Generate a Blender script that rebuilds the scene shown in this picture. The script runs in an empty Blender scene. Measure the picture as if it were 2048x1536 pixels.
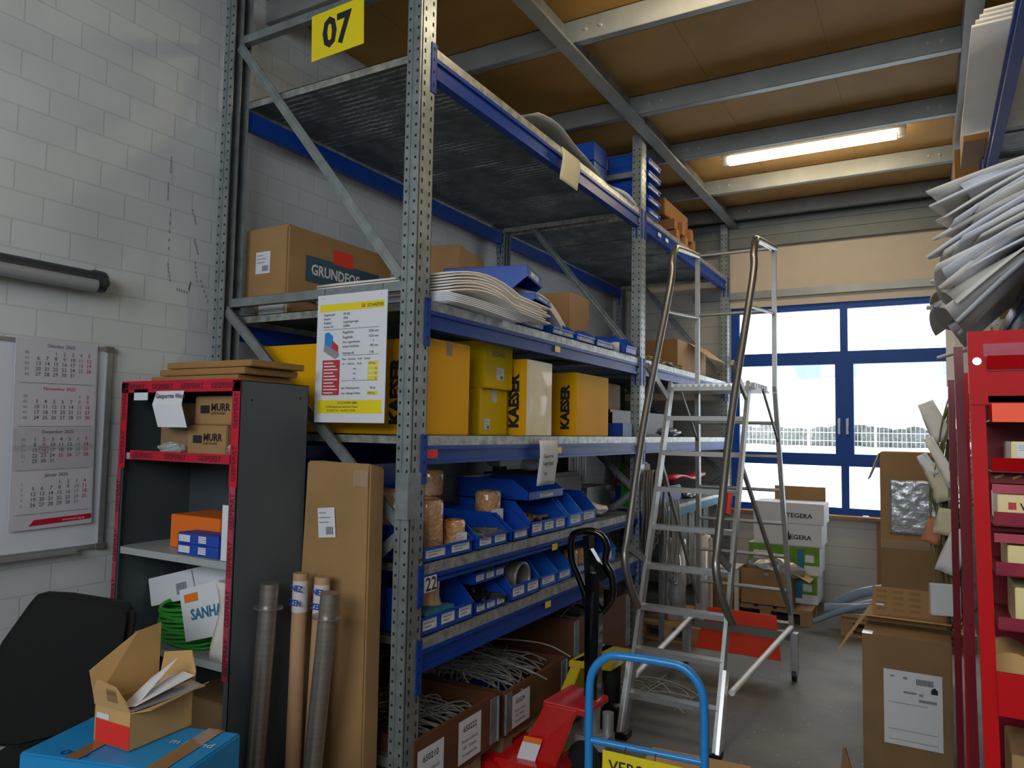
import bpy, bmesh, math, random
from mathutils import Vector, Matrix
R = random.Random(7)
SC = bpy.context.scene
COL = SC.collection
PI = math.pi

# ------------------------------------------------------------------ materials
def lin(h):
    h = h.lstrip('#')
    o = []
    for i in (0, 2, 4):
        c = int(h[i:i+2], 16) / 255
        o.append(c/12.92 if c <= .04045 else ((c+.055)/1.055)**2.4)
    return (*o, 1)

def mat(name, col, rough=.6, metal=0, noise=0, nscale=8, bump=0, bscale=60, coat=0, alpha=None, emit=0, aniso=None, col2=None, spec=None):
    m = bpy.data.materials.new(name); m.use_nodes = True
    nt = m.node_tree; b = nt.nodes['Principled BSDF']
    c = lin(col) if isinstance(col, str) else col
    b.inputs['Base Color'].default_value = c
    b.inputs['Roughness'].default_value = rough
    b.inputs['Metallic'].default_value = metal
    if spec is not None: b.inputs['Specular IOR Level'].default_value = spec
    if coat: b.inputs['Coat Weight'].default_value = coat
    if alpha is not None: b.inputs['Alpha'].default_value = alpha
    if emit:
        b.inputs['Emission Color'].default_value = c; b.inputs['Emission Strength'].default_value = emit
    if noise or bump or col2:
        tc = nt.nodes.new('ShaderNodeTexCoord'); mp = nt.nodes.new('ShaderNodeMapping')
        nt.links.new(tc.outputs['Object'], mp.inputs[0])
        if aniso: mp.inputs['Scale'].default_value = aniso
    if noise:
        n = nt.nodes.new('ShaderNodeTexNoise'); n.inputs['Scale'].default_value = nscale; n.inputs['Detail'].default_value = 5
        nt.links.new(mp.outputs[0], n.inputs[0])
        r = nt.nodes.new('ShaderNodeValToRGB')
        r.color_ramp.elements[0].position = .3; r.color_ramp.elements[1].position = .7
        k = 1 - noise
        r.color_ramp.elements[0].color = (c[0]*k, c[1]*k, c[2]*k, 1)
        c2 = lin(col2) if col2 else (min(1, c[0]*(1+noise*.6)), min(1, c[1]*(1+noise*.6)), min(1, c[2]*(1+noise*.6)), 1)
        r.color_ramp.elements[1].color = c2
        nt.links.new(n.outputs[0], r.inputs[0]); nt.links.new(r.outputs[0], b.inputs['Base Color'])
    if bump:
        n = nt.nodes.new('ShaderNodeTexNoise'); n.inputs['Scale'].default_value = bscale; n.inputs['Detail'].default_value = 3
        nt.links.new(mp.outputs[0], n.inputs[0])
        bp = nt.nodes.new('ShaderNodeBump'); bp.inputs['Strength'].default_value = bump; bp.inputs['Distance'].default_value = .02
        nt.links.new(n.outputs[0], bp.inputs['Height']); nt.links.new(bp.outputs[0], b.inputs['Normal'])
    return m

def brick_mat(name, col, mortar, bw, bh, axis='yz', msize=.006, bump=.25, dirt=.06):
    m = bpy.data.materials.new(name); m.use_nodes = True; nt = m.node_tree; b = nt.nodes['Principled BSDF']
    tc = nt.nodes.new('ShaderNodeTexCoord'); sp = nt.nodes.new('ShaderNodeSeparateXYZ'); cb = nt.nodes.new('ShaderNodeCombineXYZ')
    nt.links.new(tc.outputs['Object'], sp.inputs[0])
    nt.links.new(sp.outputs['XYZ'.index(axis[0].upper())], cb.inputs[0]); nt.links.new(sp.outputs['XYZ'.index(axis[1].upper())], cb.inputs[1])
    br = nt.nodes.new('ShaderNodeTexBrick'); nt.links.new(cb.outputs[0], br.inputs[0])
    c = lin(col)
    br.inputs['Color1'].default_value = c; br.inputs['Color2'].default_value = (c[0]*.95, c[1]*.95, c[2]*.95, 1)
    br.inputs['Mortar'].default_value = lin(mortar); br.inputs['Scale'].default_value = 1
    br.inputs['Mortar Size'].default_value = msize; br.inputs['Mortar Smooth'].default_value = .6
    br.inputs['Brick Width'].default_value = bw; br.inputs['Row Height'].default_value = bh
    n = nt.nodes.new('ShaderNodeTexNoise'); n.inputs['Scale'].default_value = 1.7; n.inputs['Detail'].default_value = 6
    nt.links.new(tc.outputs['Object'], n.inputs[0])
    mx = nt.nodes.new('ShaderNodeMix'); mx.data_type = 'RGBA'; mx.blend_type = 'MULTIPLY'
    rp = nt.nodes.new('ShaderNodeValToRGB'); rp.color_ramp.elements[0].position = .35; rp.color_ramp.elements[1].position = .6
    k = 1 - dirt*2; rp.color_ramp.elements[0].color = (k, k, k, 1); rp.color_ramp.elements[1].color = (1, 1, 1, 1)
    nt.links.new(n.outputs[0], rp.inputs[0]); mx.inputs[0].default_value = 1
    nt.links.new(br.outputs[0], mx.inputs[6]); nt.links.new(rp.outputs[0], mx.inputs[7]); nt.links.new(mx.outputs[2], b.inputs['Base Color'])
    n2 = nt.nodes.new('ShaderNodeTexNoise'); n2.inputs['Scale'].default_value = 90
    nt.links.new(tc.outputs['Object'], n2.inputs[0])
    ad = nt.nodes.new('ShaderNodeMath'); ad.operation = 'MULTIPLY_ADD'; ad.inputs[1].default_value = .25
    iv = nt.nodes.new('ShaderNodeMath'); iv.operation = 'SUBTRACT'; iv.inputs[0].default_value = 1
    nt.links.new(br.outputs[1], iv.inputs[1]); nt.links.new(n2.outputs[0], ad.inputs[0]); nt.links.new(iv.outputs[0], ad.inputs[2])
    bp = nt.nodes.new('ShaderNodeBump'); bp.inputs['Strength'].default_value = bump; bp.inputs['Distance'].default_value = .006
    nt.links.new(ad.outputs[0], bp.inputs['Height']); nt.links.new(bp.outputs[0], b.inputs['Normal'])
    b.inputs['Roughness'].default_value = .8
    return m

M = {}
M['wall'] = brick_mat('painted_brick', '#c6cac9', '#b4b8b7', .25, .125, 'yz', .005, .2)
M['wall_far'] = brick_mat('panel_wall', '#b5b2aa', '#8d8b85', 3.0, .2, 'xz', .004, .3)
M['cream'] = mat('cream_panel', '#c9bda9', .6, noise=.04)
M['darkband'] = mat('dark_lintel_band', '#6d7472', .5, noise=.1)
M['chip'] = mat('chipboard_ceiling', '#a67e3c', .7, noise=.12, nscale=3, bump=.05, bscale=200)
M['galv'] = mat('galvanised_steel', '#8c9494', .42, .55, noise=.22, nscale=14, bump=.05, bscale=80)
def deck_mat():
    m = mat('galvanised_deck', '#59646a', .5, .3); nt = m.node_tree; b = nt.nodes['Principled BSDF']
    tc = nt.nodes.new('ShaderNodeTexCoord'); w = nt.nodes.new('ShaderNodeTexWave'); w.bands_direction = 'Y'; w.inputs['Scale'].default_value = 7; w.inputs['Distortion'].default_value = 2.5; w.inputs['Detail'].default_value = 2; w.inputs['Detail Scale'].default_value = 4
    n = nt.nodes.new('ShaderNodeTexNoise'); n.inputs['Scale'].default_value = 3.2; n.inputs['Detail'].default_value = 4
    n2 = nt.nodes.new('ShaderNodeTexNoise'); n2.inputs['Scale'].default_value = 9; n2.inputs['Detail'].default_value = 6
    nt.links.new(tc.outputs['Object'], w.inputs[0]); nt.links.new(tc.outputs['Object'], n.inputs[0]); nt.links.new(tc.outputs['Object'], n2.inputs[0])
    r1 = nt.nodes.new('ShaderNodeValToRGB'); r1.color_ramp.elements[0].position = .5; r1.color_ramp.elements[1].position = .64
    r2 = nt.nodes.new('ShaderNodeValToRGB'); r2.color_ramp.elements[0].position = .62; r2.color_ramp.elements[1].position = .9
    r3 = nt.nodes.new('ShaderNodeValToRGB'); r3.color_ramp.elements[0].position = .3; r3.color_ramp.elements[1].position = .75; r3.color_ramp.elements[0].color = lin('#465157'); r3.color_ramp.elements[1].color = lin('#6e797d')
    nt.links.new(n.outputs[0], r1.inputs[0]); nt.links.new(w.outputs[1], r2.inputs[0]); nt.links.new(n2.outputs[0], r3.inputs[0])
    mu = nt.nodes.new('ShaderNodeMath'); mu.operation = 'MULTIPLY'; nt.links.new(r1.outputs[0], mu.inputs[0]); nt.links.new(r2.outputs[0], mu.inputs[1])
    mx = nt.nodes.new('ShaderNodeMix'); mx.data_type = 'RGBA'; nt.links.new(mu.outputs[0], mx.inputs[0]); nt.links.new(r3.outputs[0], mx.inputs[6]); mx.inputs[7].default_value = lin('#b4bfc2')
    nt.links.new(mx.outputs[2], b.inputs['Base Color']); return m
M['galvd'] = deck_mat()
M['galvl'] = mat('galvanised_edge', '#8f9390', .45, .5, noise=.3, nscale=20, col2='#b6b8b2')
M['steelbeam'] = mat('ceiling_steel', '#8a8f8e', .45, .35, noise=.12, nscale=6)
M['hole'] = mat('punched_hole', '#101112', .9)
M['rblue'] = mat('rack_blue', '#06388c', .45, 0, noise=.08, nscale=6, spec=.25)
M['bin'] = mat('bin_blue', '#0944a8', .4, 0, noise=.12, nscale=7)
M['binl'] = mat('bin_light_blue', '#1560c4', .4, 0, noise=.1, nscale=7)
M['card'] = mat('cardboard', '#98754a', .8, noise=.1, nscale=5, bump=.05, bscale=30)
M['cardd'] = mat('cardboard_dark', '#846744', .8, noise=.12, nscale=5, bump=.05, bscale=30)
M['cardl'] = mat('cardboard_light', '#bb955f', .8, noise=.08, nscale=5)
M['cardo'] = mat('cardboard_orange', '#926a3a', .75, noise=.12, nscale=4)
M['tape'] = mat('packing_tape', '#8c6a48', .25, coat=.5)
M['tapew'] = mat('clear_tape', '#b39a80', .15, coat=.8, alpha=.6)
M['kyel'] = mat('carton_yellow', '#dda300', .65, noise=.05, nscale=3, spec=.15)
M['kyel2'] = mat('carton_yellow_green', '#d2b300', .65, noise=.05, nscale=3, spec=.15)
M['kcream'] = mat('carton_cream', '#d9c88e', .35, coat=.3, noise=.08, nscale=5)
M['black'] = mat('black_plastic', '#0b0b0c', .5)
M['blackg'] = mat('black_gloss_paint', '#060606', .18, coat=.5)
M['fabric'] = mat('black_fabric', '#070708', .95, bump=.2, bscale=300)
M['tink'] = mat('dark_red_print', '#5c1020', .7)
M['calk'] = mat('calendar_ink', '#54545c', .7)
M['ink'] = mat('black_ink', '#1a1a1c', .7)
M['grey'] = mat('grey_ink', '#85858a', .7)
M['redink'] = mat('red_ink', '#b0303a', .7)
M['paper'] = mat('white_paper', '#cfd2d6', .7)
M['paperw'] = mat('warm_paper', '#c9c2a4', .7)
M['calp'] = mat('calendar_paper', '#bab9c0', .7)
M['calb'] = mat('calendar_paper_dark', '#abaab0', .7)
M['wb'] = mat('whiteboard_enamel', '#c9cfd6', .25, coat=.3)
M['alu'] = mat('aluminium', '#a3a5a4', .42, .65, noise=.1, nscale=20)
M['alud'] = mat('aluminium_tube', '#93918c', .35, .85)
M['alub'] = mat('bright_aluminium', '#e2e4e4', .25, .8)
M['aluw'] = mat('white_tube', '#dfe0de', .4)
M['stain'] = mat('brushed_stainless', '#a39b92', .33, .8, noise=.15, nscale=6, aniso=(1, 1, 12))
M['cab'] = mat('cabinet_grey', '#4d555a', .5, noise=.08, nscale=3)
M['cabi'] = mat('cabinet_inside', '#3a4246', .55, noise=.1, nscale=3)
M['shelfw'] = mat('shelf_light_grey', '#9aa0a0', .5)
M['redtape'] = mat('red_barrier_tape', '#b5142e', .45, spec=.3, noise=.15, nscale=12)
M['redtape2'] = mat('pink_barrier_tape', '#a03a4c', .45, spec=.3, noise=.25, nscale=12)
M['orange'] = mat('orange_card', '#e06a10', .6)
M['bblue'] = mat('blue_card', '#1840a0', .5, noise=.1)
M['skyblue'] = mat('blue_carton', '#1583c0', .5, noise=.05)
M['green'] = mat('green_cable', '#1f8a1c', .4, bump=.1)
M['greenb'] = mat('green_print', '#5f8f1a', .6, noise=.25, nscale=15)
M['teal'] = mat('teal_print', '#1f6f8a', .6)
M['gteal'] = mat('dark_teal_print', '#1f4a5c', .6)
M['foam'] = mat('foam_sheet', '#e2ddd5', .75, noise=.04, bump=.1, bscale=120)
M['foamg'] = mat('foam_sheet_cool', '#d6d9de', .75, noise=.05, bump=.1, bscale=120)
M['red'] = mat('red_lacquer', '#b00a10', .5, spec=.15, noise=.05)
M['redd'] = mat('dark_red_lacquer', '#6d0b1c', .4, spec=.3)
M['redp'] = mat('pallet_truck_red', '#b80f0f', .28, coat=.5)
M['redpl'] = mat('orange_red_plate', '#d8330a', .5, noise=.06)
M['redtag'] = mat('red_tag', '#d32a1a', .6)
M['otag'] = mat('orange_tag', '#f2480c', .5)
M['ypaint'] = mat('yellow_paint', '#b8a206', .4)
M['ysign'] = mat('yellow_sign', '#ddc814', .5)
M['cart'] = mat('cart_blue', '#2480c8', .3, coat=.3)
M['ply'] = mat('brown_plywood', '#5a3319', .6, noise=.25, nscale=4, aniso=(1, .25, 3))
M['wood'] = mat('pallet_wood', '#a0805a', .8, noise=.25, nscale=4, aniso=(.4, 3, 3))
M['woodo'] = mat('orange_wood', '#94653a', .7, noise=.2, nscale=5)
M['floor'] = mat('concrete_floor', '#5d5c57', .6, noise=.2, nscale=2.2, bump=.12, bscale=60, col2='#747369')
M['winblue'] = mat('window_frame_blue', '#0f489c', .45, spec=.25)
M['sill'] = mat('sill_wood', '#8f6238', .6)
M['bubble'] = mat('bubble_wrap', '#c27a2a', .35, coat=.8, noise=.15, nscale=9, bump=.8, bscale=45, col2='#d9b48c')
M['bag'] = mat('clear_bag', '#c8ccd0', .15, coat=1, alpha=.5, bump=.8, bscale=25)
M['silver'] = mat('silver_foil', '#a8abb0', .25, .5, bump=.7, bscale=8)
M['tan'] = mat('tan_paper_item', '#b9884f', .6)
M['tube'] = mat('cardboard_tube', '#b08a66', .7, noise=.06)
M['hose'] = mat('braided_hose', '#a9a79f', .35, .6, bump=.5, bscale=300)
M['hosed'] = mat('grey_hose', '#6d6a62', .5, .2)
M['wrap'] = mat('stretch_film_roll', '#c9c3c0', .3, coat=.4)
M['bluehose'] = mat('blue_grey_duct', '#7f93a8', .35, coat=.3)
M['lightoff'] = mat('lamp_diffuser', '#8c8f90', .35)
M['lampb'] = mat('lamp_body', '#2f3338', .5)
M['tubeon'] = mat('lit_tube', '#ffe9c4', emit=22)
M['duck'] = mat('dull_yellow_filler', '#a09a58', .8, noise=.4, nscale=12, bump=.5)
M['snow'] = mat('snow', '#f4f6f8', .8)
M['hedge'] = mat('grey_hedge', '#6c6f68', .9, noise=.4, nscale=9, col2='#85888a')
M['bldg'] = mat('white_building', '#f0f0f0', .8)
M['canopy'] = mat('canopy_roof', '#7b888a', .8)
M['rack_tray'] = mat('tray_label', '#d2cfc9', .6)
M['wire'] = mat('cable_olive', '#6f7048', .6, noise=.3, nscale=8)
M['pinkpaper'] = mat('salmon_card', '#b87a5a', .7)

def glass():
    m = bpy.data.materials.new('window_glass'); m.use_nodes = True; nt = m.node_tree
    for n in list(nt.nodes): nt.nodes.remove(n)
    o = nt.nodes.new('ShaderNodeOutputMaterial'); t = nt.nodes.new('ShaderNodeBsdfTransparent'); g = nt.nodes.new('ShaderNodeBsdfGlossy')
    mx = nt.nodes.new('ShaderNodeMixShader'); mx.inputs[0].default_value = .06; g.inputs['Roughness'].default_value = .03
    t.inputs[0].default_value = (.96, .98, .98, 1)
    nt.links.new(t.outputs[0], mx.inputs[1]); nt.links.new(g.outputs[0], mx.inputs[2]); nt.links.new(mx.outputs[0], o.inputs[0])
    return m
M['glass'] = glass()

def film():
    m = bpy.data.materials.new('milky_film'); m.use_nodes = True; nt = m.node_tree; b = nt.nodes['Principled BSDF']
    b.inputs['Base Color'].default_value = lin('#ded8cc'); b.inputs['Roughness'].default_value = .35; b.inputs['Alpha'].default_value = .9
    return m
M['film'] = film()

# ------------------------------------------------------------------ mesh builder
class MB:
    def __init__(s, M0=None):
        s.v = []; s.f = []; s.fm = []; s.mats = []; s.T = M0 or Matrix(); s.sm = []
    def mi(s, m):
        m = M[m] if isinstance(m, str) else m
        if m not in s.mats: s.mats.append(m)
        return s.mats.index(m)
    def add(s, vs, fs, m, T=None, smooth=False):
        k = len(s.v); i = s.mi(m); TT = s.T @ T if T else s.T
        s.v += [TT @ Vector(p) for p in vs]
        for f in fs: s.f.append([k+a for a in f]); s.fm.append(i); s.sm.append(smooth)
        return s
    def bx(s, x0, x1, y0, y1, z0, z1, m, T=None):
        vs = [(x, y, z) for z in (z0, z1) for y in (y0, y1) for x in (x0, x1)]
        return s.add(vs, [(0, 2, 3, 1), (4, 5, 7, 6), (0, 1, 5, 4), (1, 3, 7, 5), (3, 2, 6, 7), (2, 0, 4, 6)], m, T)
    def hexa(s, vs, m, T=None):   # 8 corners in bx order
        return s.add(vs, [(0, 2, 3, 1), (4, 5, 7, 6), (0, 1, 5, 4), (1, 3, 7, 5), (3, 2, 6, 7), (2, 0, 4, 6)], m, T)
    def bar(s, p0, p1, w, h, m, up=(0, 0, 1)):
        p0 = Vector(p0); p1 = Vector(p1); d = (p1-p0); L = d.length; d.normalize()
        u = Vector(up); r = d.cross(u)
        if r.length < 1e-4: r = d.cross(Vector((1, 0, 0)))
        r.normalize(); u = r.cross(d)
        vs = []
        for q in (-h/2, h/2):
            for t in (p0, p1):
                for a in (-w/2, w/2): vs.append(t+u*q+r*a)
        return s.hexa([tuple(v) for v in vs], m)
    def tube(s, pts, r, m, n=8, caps=True, closed=False):
        pts = [Vector(p) for p in pts]; N = len(pts); rings = []
        t0 = (pts[1]-pts[0]).normalized(); a = Vector((0, 0, 1)) if abs(t0.z) < .9 else Vector((1, 0, 0))
        u = t0.cross(a).normalized()
        for i, p in enumerate(pts):
            if closed: t = (pts[(i+1) % N]-pts[i-1])
            elif i == 0: t = pts[1]-pts[0]
            elif i == N-1: t = pts[-1]-pts[-2]
            else: t = (pts[i+1]-pts[i]).normalized()+(pts[i]-pts[i-1]).normalized()
            if t.length < 1e-6: t = t0
            t = t.normalized(); u = (u-t*u.dot(t))
            if u.length < 1e-5: u = t.cross(Vector((.3, .5, .8)))
            u.normalize(); w = t.cross(u); rr = r[i] if isinstance(r, (list, tuple)) else r
            rings.append([tuple(p+(u*math.cos(2*PI*k/n)+w*math.sin(2*PI*k/n))*rr) for k in range(n)])
        vs = [v for q in rings for v in q]; fs = []
        for i in range(N if closed else N-1):
            j = (i+1) % N
            for k in range(n): fs.append((i*n+k, i*n+(k+1) % n, j*n+(k+1) % n, j*n+k))
        s.add(vs, fs, m, smooth=True)
        if caps and not closed:
            s.add(rings[0], [tuple(range(n))[::-1]], m); s.add(rings[-1], [tuple(range(n))], m)
        return s
    def lathe(s, prof, m, c=(0, 0, 0), n=16, T=None):
        vs = []; fs = []
        for r, z in prof:
            for k in range(n): vs.append((c[0]+r*math.cos(2*PI*k/n), c[1]+r*math.sin(2*PI*k/n), c[2]+z))
        for i in range(len(prof)-1):
            for k in range(n): fs.append((i*n+k, i*n+(k+1) % n, (i+1)*n+(k+1) % n, (i+1)*n+k))
        return s.add(vs, fs, m, T, smooth=True)
    def prism(s, poly, d, m, T=None):   # poly in local xy, extruded z 0..d
        n = len(poly); vs = [(p[0], p[1], 0) for p in poly]+[(p[0], p[1], d) for p in poly]
        fs = [tuple(range(n))[::-1], tuple(range(n, 2*n))]+[(i, (i+1) % n, n+(i+1) % n, n+i) for i in range(n)]
        return s.add(vs, fs, m, T)
    def sheet(s, fn, nu, nv, th, m):
        P = [[Vector(fn(i/nu, j/nv)) for j in range(nv+1)] for i in range(nu+1)]
        vs = []; top = {}
        for sgn in (0, 1):
            for i in range(nu+1):
                for j in range(nv+1):
                    a = P[min(i+1, nu)][j]-P[max(i-1, 0)][j]; b = P[i][min(j+1, nv)]-P[i][max(j-1, 0)]
                    nn = a.cross(b)
                    if nn.length > 1e-9: nn.normalize()
                    vs.append(tuple(P[i][j]+nn*(th if sgn else 0)))
        K = (nu+1)*(nv+1); ix = lambda i, j, q: q*K+i*(nv+1)+j; fs = []
        for i in range(nu):
            for j in range(nv):
                fs.append((ix(i, j, 1), ix(i+1, j, 1), ix(i+1, j+1, 1), ix(i, j+1, 1)))
                fs.append((ix(i, j, 0), ix(i, j+1, 0), ix(i+1, j+1, 0), ix(i+1, j, 0)))
        for i in range(nu):
            fs.append((ix(i, 0, 0), ix(i+1, 0, 0), ix(i+1, 0, 1), ix(i, 0, 1)))
            fs.append((ix(i, nv, 0), ix(i, nv, 1), ix(i+1, nv, 1), ix(i+1, nv, 0)))
        for j in range(nv):
            fs.append((ix(0, j, 0), ix(0, j, 1), ix(0, j+1, 1), ix(0, j+1, 0)))
            fs.append((ix(nu, j, 0), ix(nu, j+1, 0), ix(nu, j+1, 1), ix(nu, j, 1)))
        return s.add(vs, fs, m, smooth=True)
    def text(s, txt, F, x, y, size, m, align='LEFT', bold=0, sx=1, rot=0, off=.0012):
        vs, fs = glyphs(txt, align, bold)
        c, sn = math.cos(rot), math.sin(rot)
        out = []
        for px, py in vs:
            px *= size*sx; py *= size
            out.append(F @ Vector((x+px*c-py*sn, y+px*sn+py*c, off)))
        return s.add([tuple(v) for v in out], fs, m)
    def rect(s, F, x0, x1, y0, y1, m, off=.0006):
        return s.add([tuple(F @ Vector(p)) for p in ((x0, y0, off), (x1, y0, off), (x1, y1, off), (x0, y1, off))], [(0, 1, 2, 3)], m)
    def quad(s, pts, m): return s.add(pts, [tuple(range(len(pts)))], m)
    def build(s, name, parent=None, label=None, kind=None, bevel=0, loc=None):
        me = bpy.data.meshes.new(name)
        if parent is not None: W = parent['_w'] if False else WORLD[parent.name]; inv = W.inverted()
        else:
            if loc is None:
                xs = [v.x for v in s.v]; ys = [v.y for v in s.v]; zs = [v.z for v in s.v]
                loc = ((min(xs)+max(xs))/2, (min(ys)+max(ys))/2, min(zs))
            W = Matrix.Translation(loc); inv = W.inverted()
        me.from_pydata([tuple(inv @ v) for v in s.v], [], s.f)
        for mm in s.mats: me.materials.append(mm)
        me.polygons.foreach_set('material_index', s.fm); me.polygons.foreach_set('use_smooth', s.sm)
        me.validate(); me.update()
        if bevel:
            bm = bmesh.new(); bm.from_mesh(me)
            es = [e for e in bm.edges if len(e.link_faces) == 2 and e.calc_face_angle(0) > .6]
            try: bmesh.ops.bevel(bm, geom=es, offset=bevel, segments=2, affect='EDGES', clamp_overlap=True)
            except Exception: pass
            bm.to_mesh(me); bm.free()
        o = bpy.data.objects.new(name, me); COL.objects.link(o)
        if parent is not None:
            o.parent = parent
        else: o.location = loc
        WORLD[o.name] = W
        if label: o['label'] = label
        if kind: o['kind'] = kind
        return o
WORLD = {}
_G = {}
def glyphs(txt, align, bold):
    k = (txt, align, bold)
    if k in _G: return _G[k]
    cu = bpy.data.curves.new('t', 'FONT'); cu.body = txt; cu.align_x = align; cu.size = 1; cu.resolution_u = 2; cu.offset = bold
    cu.fill_mode = 'FRONT'
    ob = bpy.data.objects.new('t', cu); me = bpy.data.meshes.new_from_object(ob)
    vs = [(v.co.x, v.co.y) for v in me.vertices]; fs = [tuple(p.vertices) for p in me.polygons]
    bpy.data.objects.remove(ob); bpy.data.meshes.remove(me); bpy.data.curves.remove(cu)
    _G[k] = (vs, fs); return _G[k]

def face(o, u, v=(0, 0, 1)):
    u = Vector(u).normalized(); v = Vector(v).normalized(); n = u.cross(v)
    m = Matrix((( u.x, v.x, n.x, o[0]), (u.y, v.y, n.y, o[1]), (u.z, v.z, n.z, o[2]), (0, 0, 0, 1)))
    return m
def fF(x, y, z): return face((x, y, z), (1, 0, 0))      # faces -Y (towards the camera end)
def fX(x, y, z): return face((x, y, z), (0, 1, 0))      # faces +X
def fT(x, y, z): return face((x, y, z), (1, 0, 0), (0, 1, 0))  # faces up

def thing(name, label, cat, loc=(0, 0, 0), rz=0, group=None, kind=None):
    o = bpy.data.objects.new(name, None); COL.objects.link(o); o.empty_display_size = .05
    o.location = loc; o.rotation_euler = (0, 0, rz); o['label'] = label; o['category'] = cat
    if group: o['group'] = group
    if kind: o['kind'] = kind
    WORLD[o.name] = Matrix.Translation(loc) @ Matrix.Rotation(rz, 4, 'Z')
    return o
def tag(o, label, cat, group=None, kind=None):
    o['label'] = label; o['category'] = cat
    if group: o['group'] = group
    if kind: o['kind'] = kind
    return o
def struct(mb, name, parent=None, loc=None):
    o = mb.build(name, parent, loc=loc)
    if parent is None: o['kind'] = 'structure'
    return o
def dup(root, loc, rz, label, group=None):
    r = root.copy(); COL.objects.link(r); r.location = loc; r.rotation_euler = (0, 0, rz); r['label'] = label
    if group: r['group'] = group
    for ch in list(root.children):
        c = ch.copy(); COL.objects.link(c); c.parent = r
        for g in ch.children:
            d = g.copy(); COL.objects.link(d); d.parent = c
    return r
def bez(pts, n=8):
    # Catmull-Rom through points
    P = [Vector(p) for p in pts]; out = []
    for i in range(len(P)-1):
        a = P[max(i-1, 0)]; b = P[i]; c = P[i+1]; d = P[min(i+2, len(P)-1)]
        for k in range(n):
            t = k/n
            out.append(.5*((2*b)+(c-a)*t+(2*a-5*b+4*c-d)*t*t+(3*b-a-3*c+d)*t**3))
    out.append(P[-1]); return out

def box_thing(name, label, cat, x0, x1, y0, y1, z0, z1, m='card', group=None, rz=0, tape=None, seam=True, body='carton_body', bev=.004, deco=None):
    """closed carton standing at its base; rz turns it about its own centre"""
    cx, cy = (x0+x1)/2, (y0+y1)/2
    t = thing(name, label, cat, (cx, cy, z0), rz, group)
    W = WORLD[t.name]; hx, hy, h = (x1-x0)/2, (y1-y0)/2, z1-z0
    b = MB(W); b.bx(-hx, hx, -hy, hy, 0, h, m); b.build(body, t, bevel=bev)
    if tape:
        p = MB(W); w = .025; e = .0012
        if hy >= hx:
            p.bx(-w, w, -hy-e, hy+e, h-.06 if False else h, h+e, tape); p.bx(-w, w, -hy-e, -hy, h-.07, h+e, tape); p.bx(-w, w, hy, hy+e, h-.07, h+e, tape)
        else:
            p.bx(-hx-e, hx+e, -w, w, h, h+e, tape); p.bx(-hx-e, -hx, -w, w, h-.07, h+e, tape); p.bx(hx, hx+e, -w, w, h-.07, h+e, tape)
        p.build('tape_strip', t)
    if deco: deco(t, W, hx, hy, h)
    return t
def sticker(t, F, x0, x1, y0, y1, m='paper', name='label_sticker', lines=3, code=True, ink='grey', label=None):
    s = MB(); s.rect(F, x0, x1, y0, y1, m, .0015)
    w, h = x1-x0, y1-y0
    for i in range(lines):
        yy = y1-h*(.12+.8*(i+.2)/(lines+(2 if code else 0)))
        s.rect(F, x0+w*.08, x0+w*(.5+.35*((i*37) % 10)/10), yy-h*.035, yy, ink, .0022)
    if code:
        k = 9
        for i in range(k):
            xx = x0+w*(.45+.45*i/k); s.rect(F, xx, xx+w*.45/k*(.35+.3*(i % 2)), y0+h*.1, y0+h*.36, 'ink', .0022)
    return s.build(name, t, label)

# ------------------------------------------------------------------ setting
WX = -3.42; YB = 8.5; CZ = 4.30; RX = 2.2; YF = -3.2
b = MB(); b.bx(WX-.2, RX+.2, YF, YB+.3, -.1, 0, 'floor'); struct(b, 'floor', loc=(0, 0, 0))
fl_ = M['floor'].node_tree; fb_ = fl_.nodes['Principled BSDF']; src_ = fb_.inputs['Base Color'].links[0].from_socket
tc_f = fl_.nodes.new('ShaderNodeTexCoord'); vo_ = fl_.nodes.new('ShaderNodeTexVoronoi'); vo_.inputs['Scale'].default_value = 14; vo_.inputs['Randomness'].default_value = 1
fl_.links.new(tc_f.outputs['Object'], vo_.inputs[0]); rr_f = fl_.nodes.new('ShaderNodeValToRGB'); rr_f.color_ramp.elements[0].position = .055; rr_f.color_ramp.elements[0].color = (1, 1, 1, 1); rr_f.color_ramp.elements[1].position = .085; rr_f.color_ramp.elements[1].color = (0, 0, 0, 1)
fl_.links.new(vo_.outputs['Distance'], rr_f.inputs[0]); mx_f = fl_.nodes.new('ShaderNodeMix'); mx_f.data_type = 'RGBA'; fl_.links.new(rr_f.outputs[0], mx_f.inputs[0]); fl_.links.new(src_, mx_f.inputs[6]); mx_f.inputs[7].default_value = lin('#a3a29a'); fl_.links.new(mx_f.outputs[2], fb_.inputs['Base Color'])
b = MB(); b.bx(WX-.2, WX, YF, YB+.3, 0, CZ, 'wall'); wl = struct(b, 'wall_left', loc=(0, 0, 0))
b = MB(); b.bx(RX, RX+.2, YF, YB+.3, 0, CZ, 'wall'); struct(b, 'wall_right', loc=(0, 0, 0))
b = MB(); b.bx(WX-.2, RX+.2, YF, YB+.3, CZ, CZ+.08, 'chip')
for i, x in enumerate((-2.9, -1.35, -.55, .9)): b.bx(x, x+.004, 0, YB, CZ-.001, CZ, 'cardd')
struct(b, 'ceiling', loc=(0, 0, 0))
WX0, WX1, WZ0, WZ1 = -1.98, 1.9, .93, 3.2
b = MB()
b.bx(WX, WX0, YB, YB+.25, 0, CZ, 'wall_far'); b.bx(WX1, RX, YB, YB+.25, 0, CZ, 'wall_far')
b.bx(WX0, WX1, YB, YB+.25, 0, WZ0, 'wall_far'); b.bx(WX0, WX1, YB, YB+.25, WZ1, 3.29, 'cream'); b.bx(WX0, WX1, YB, YB+.25, 3.29, CZ, 'cream')
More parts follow.
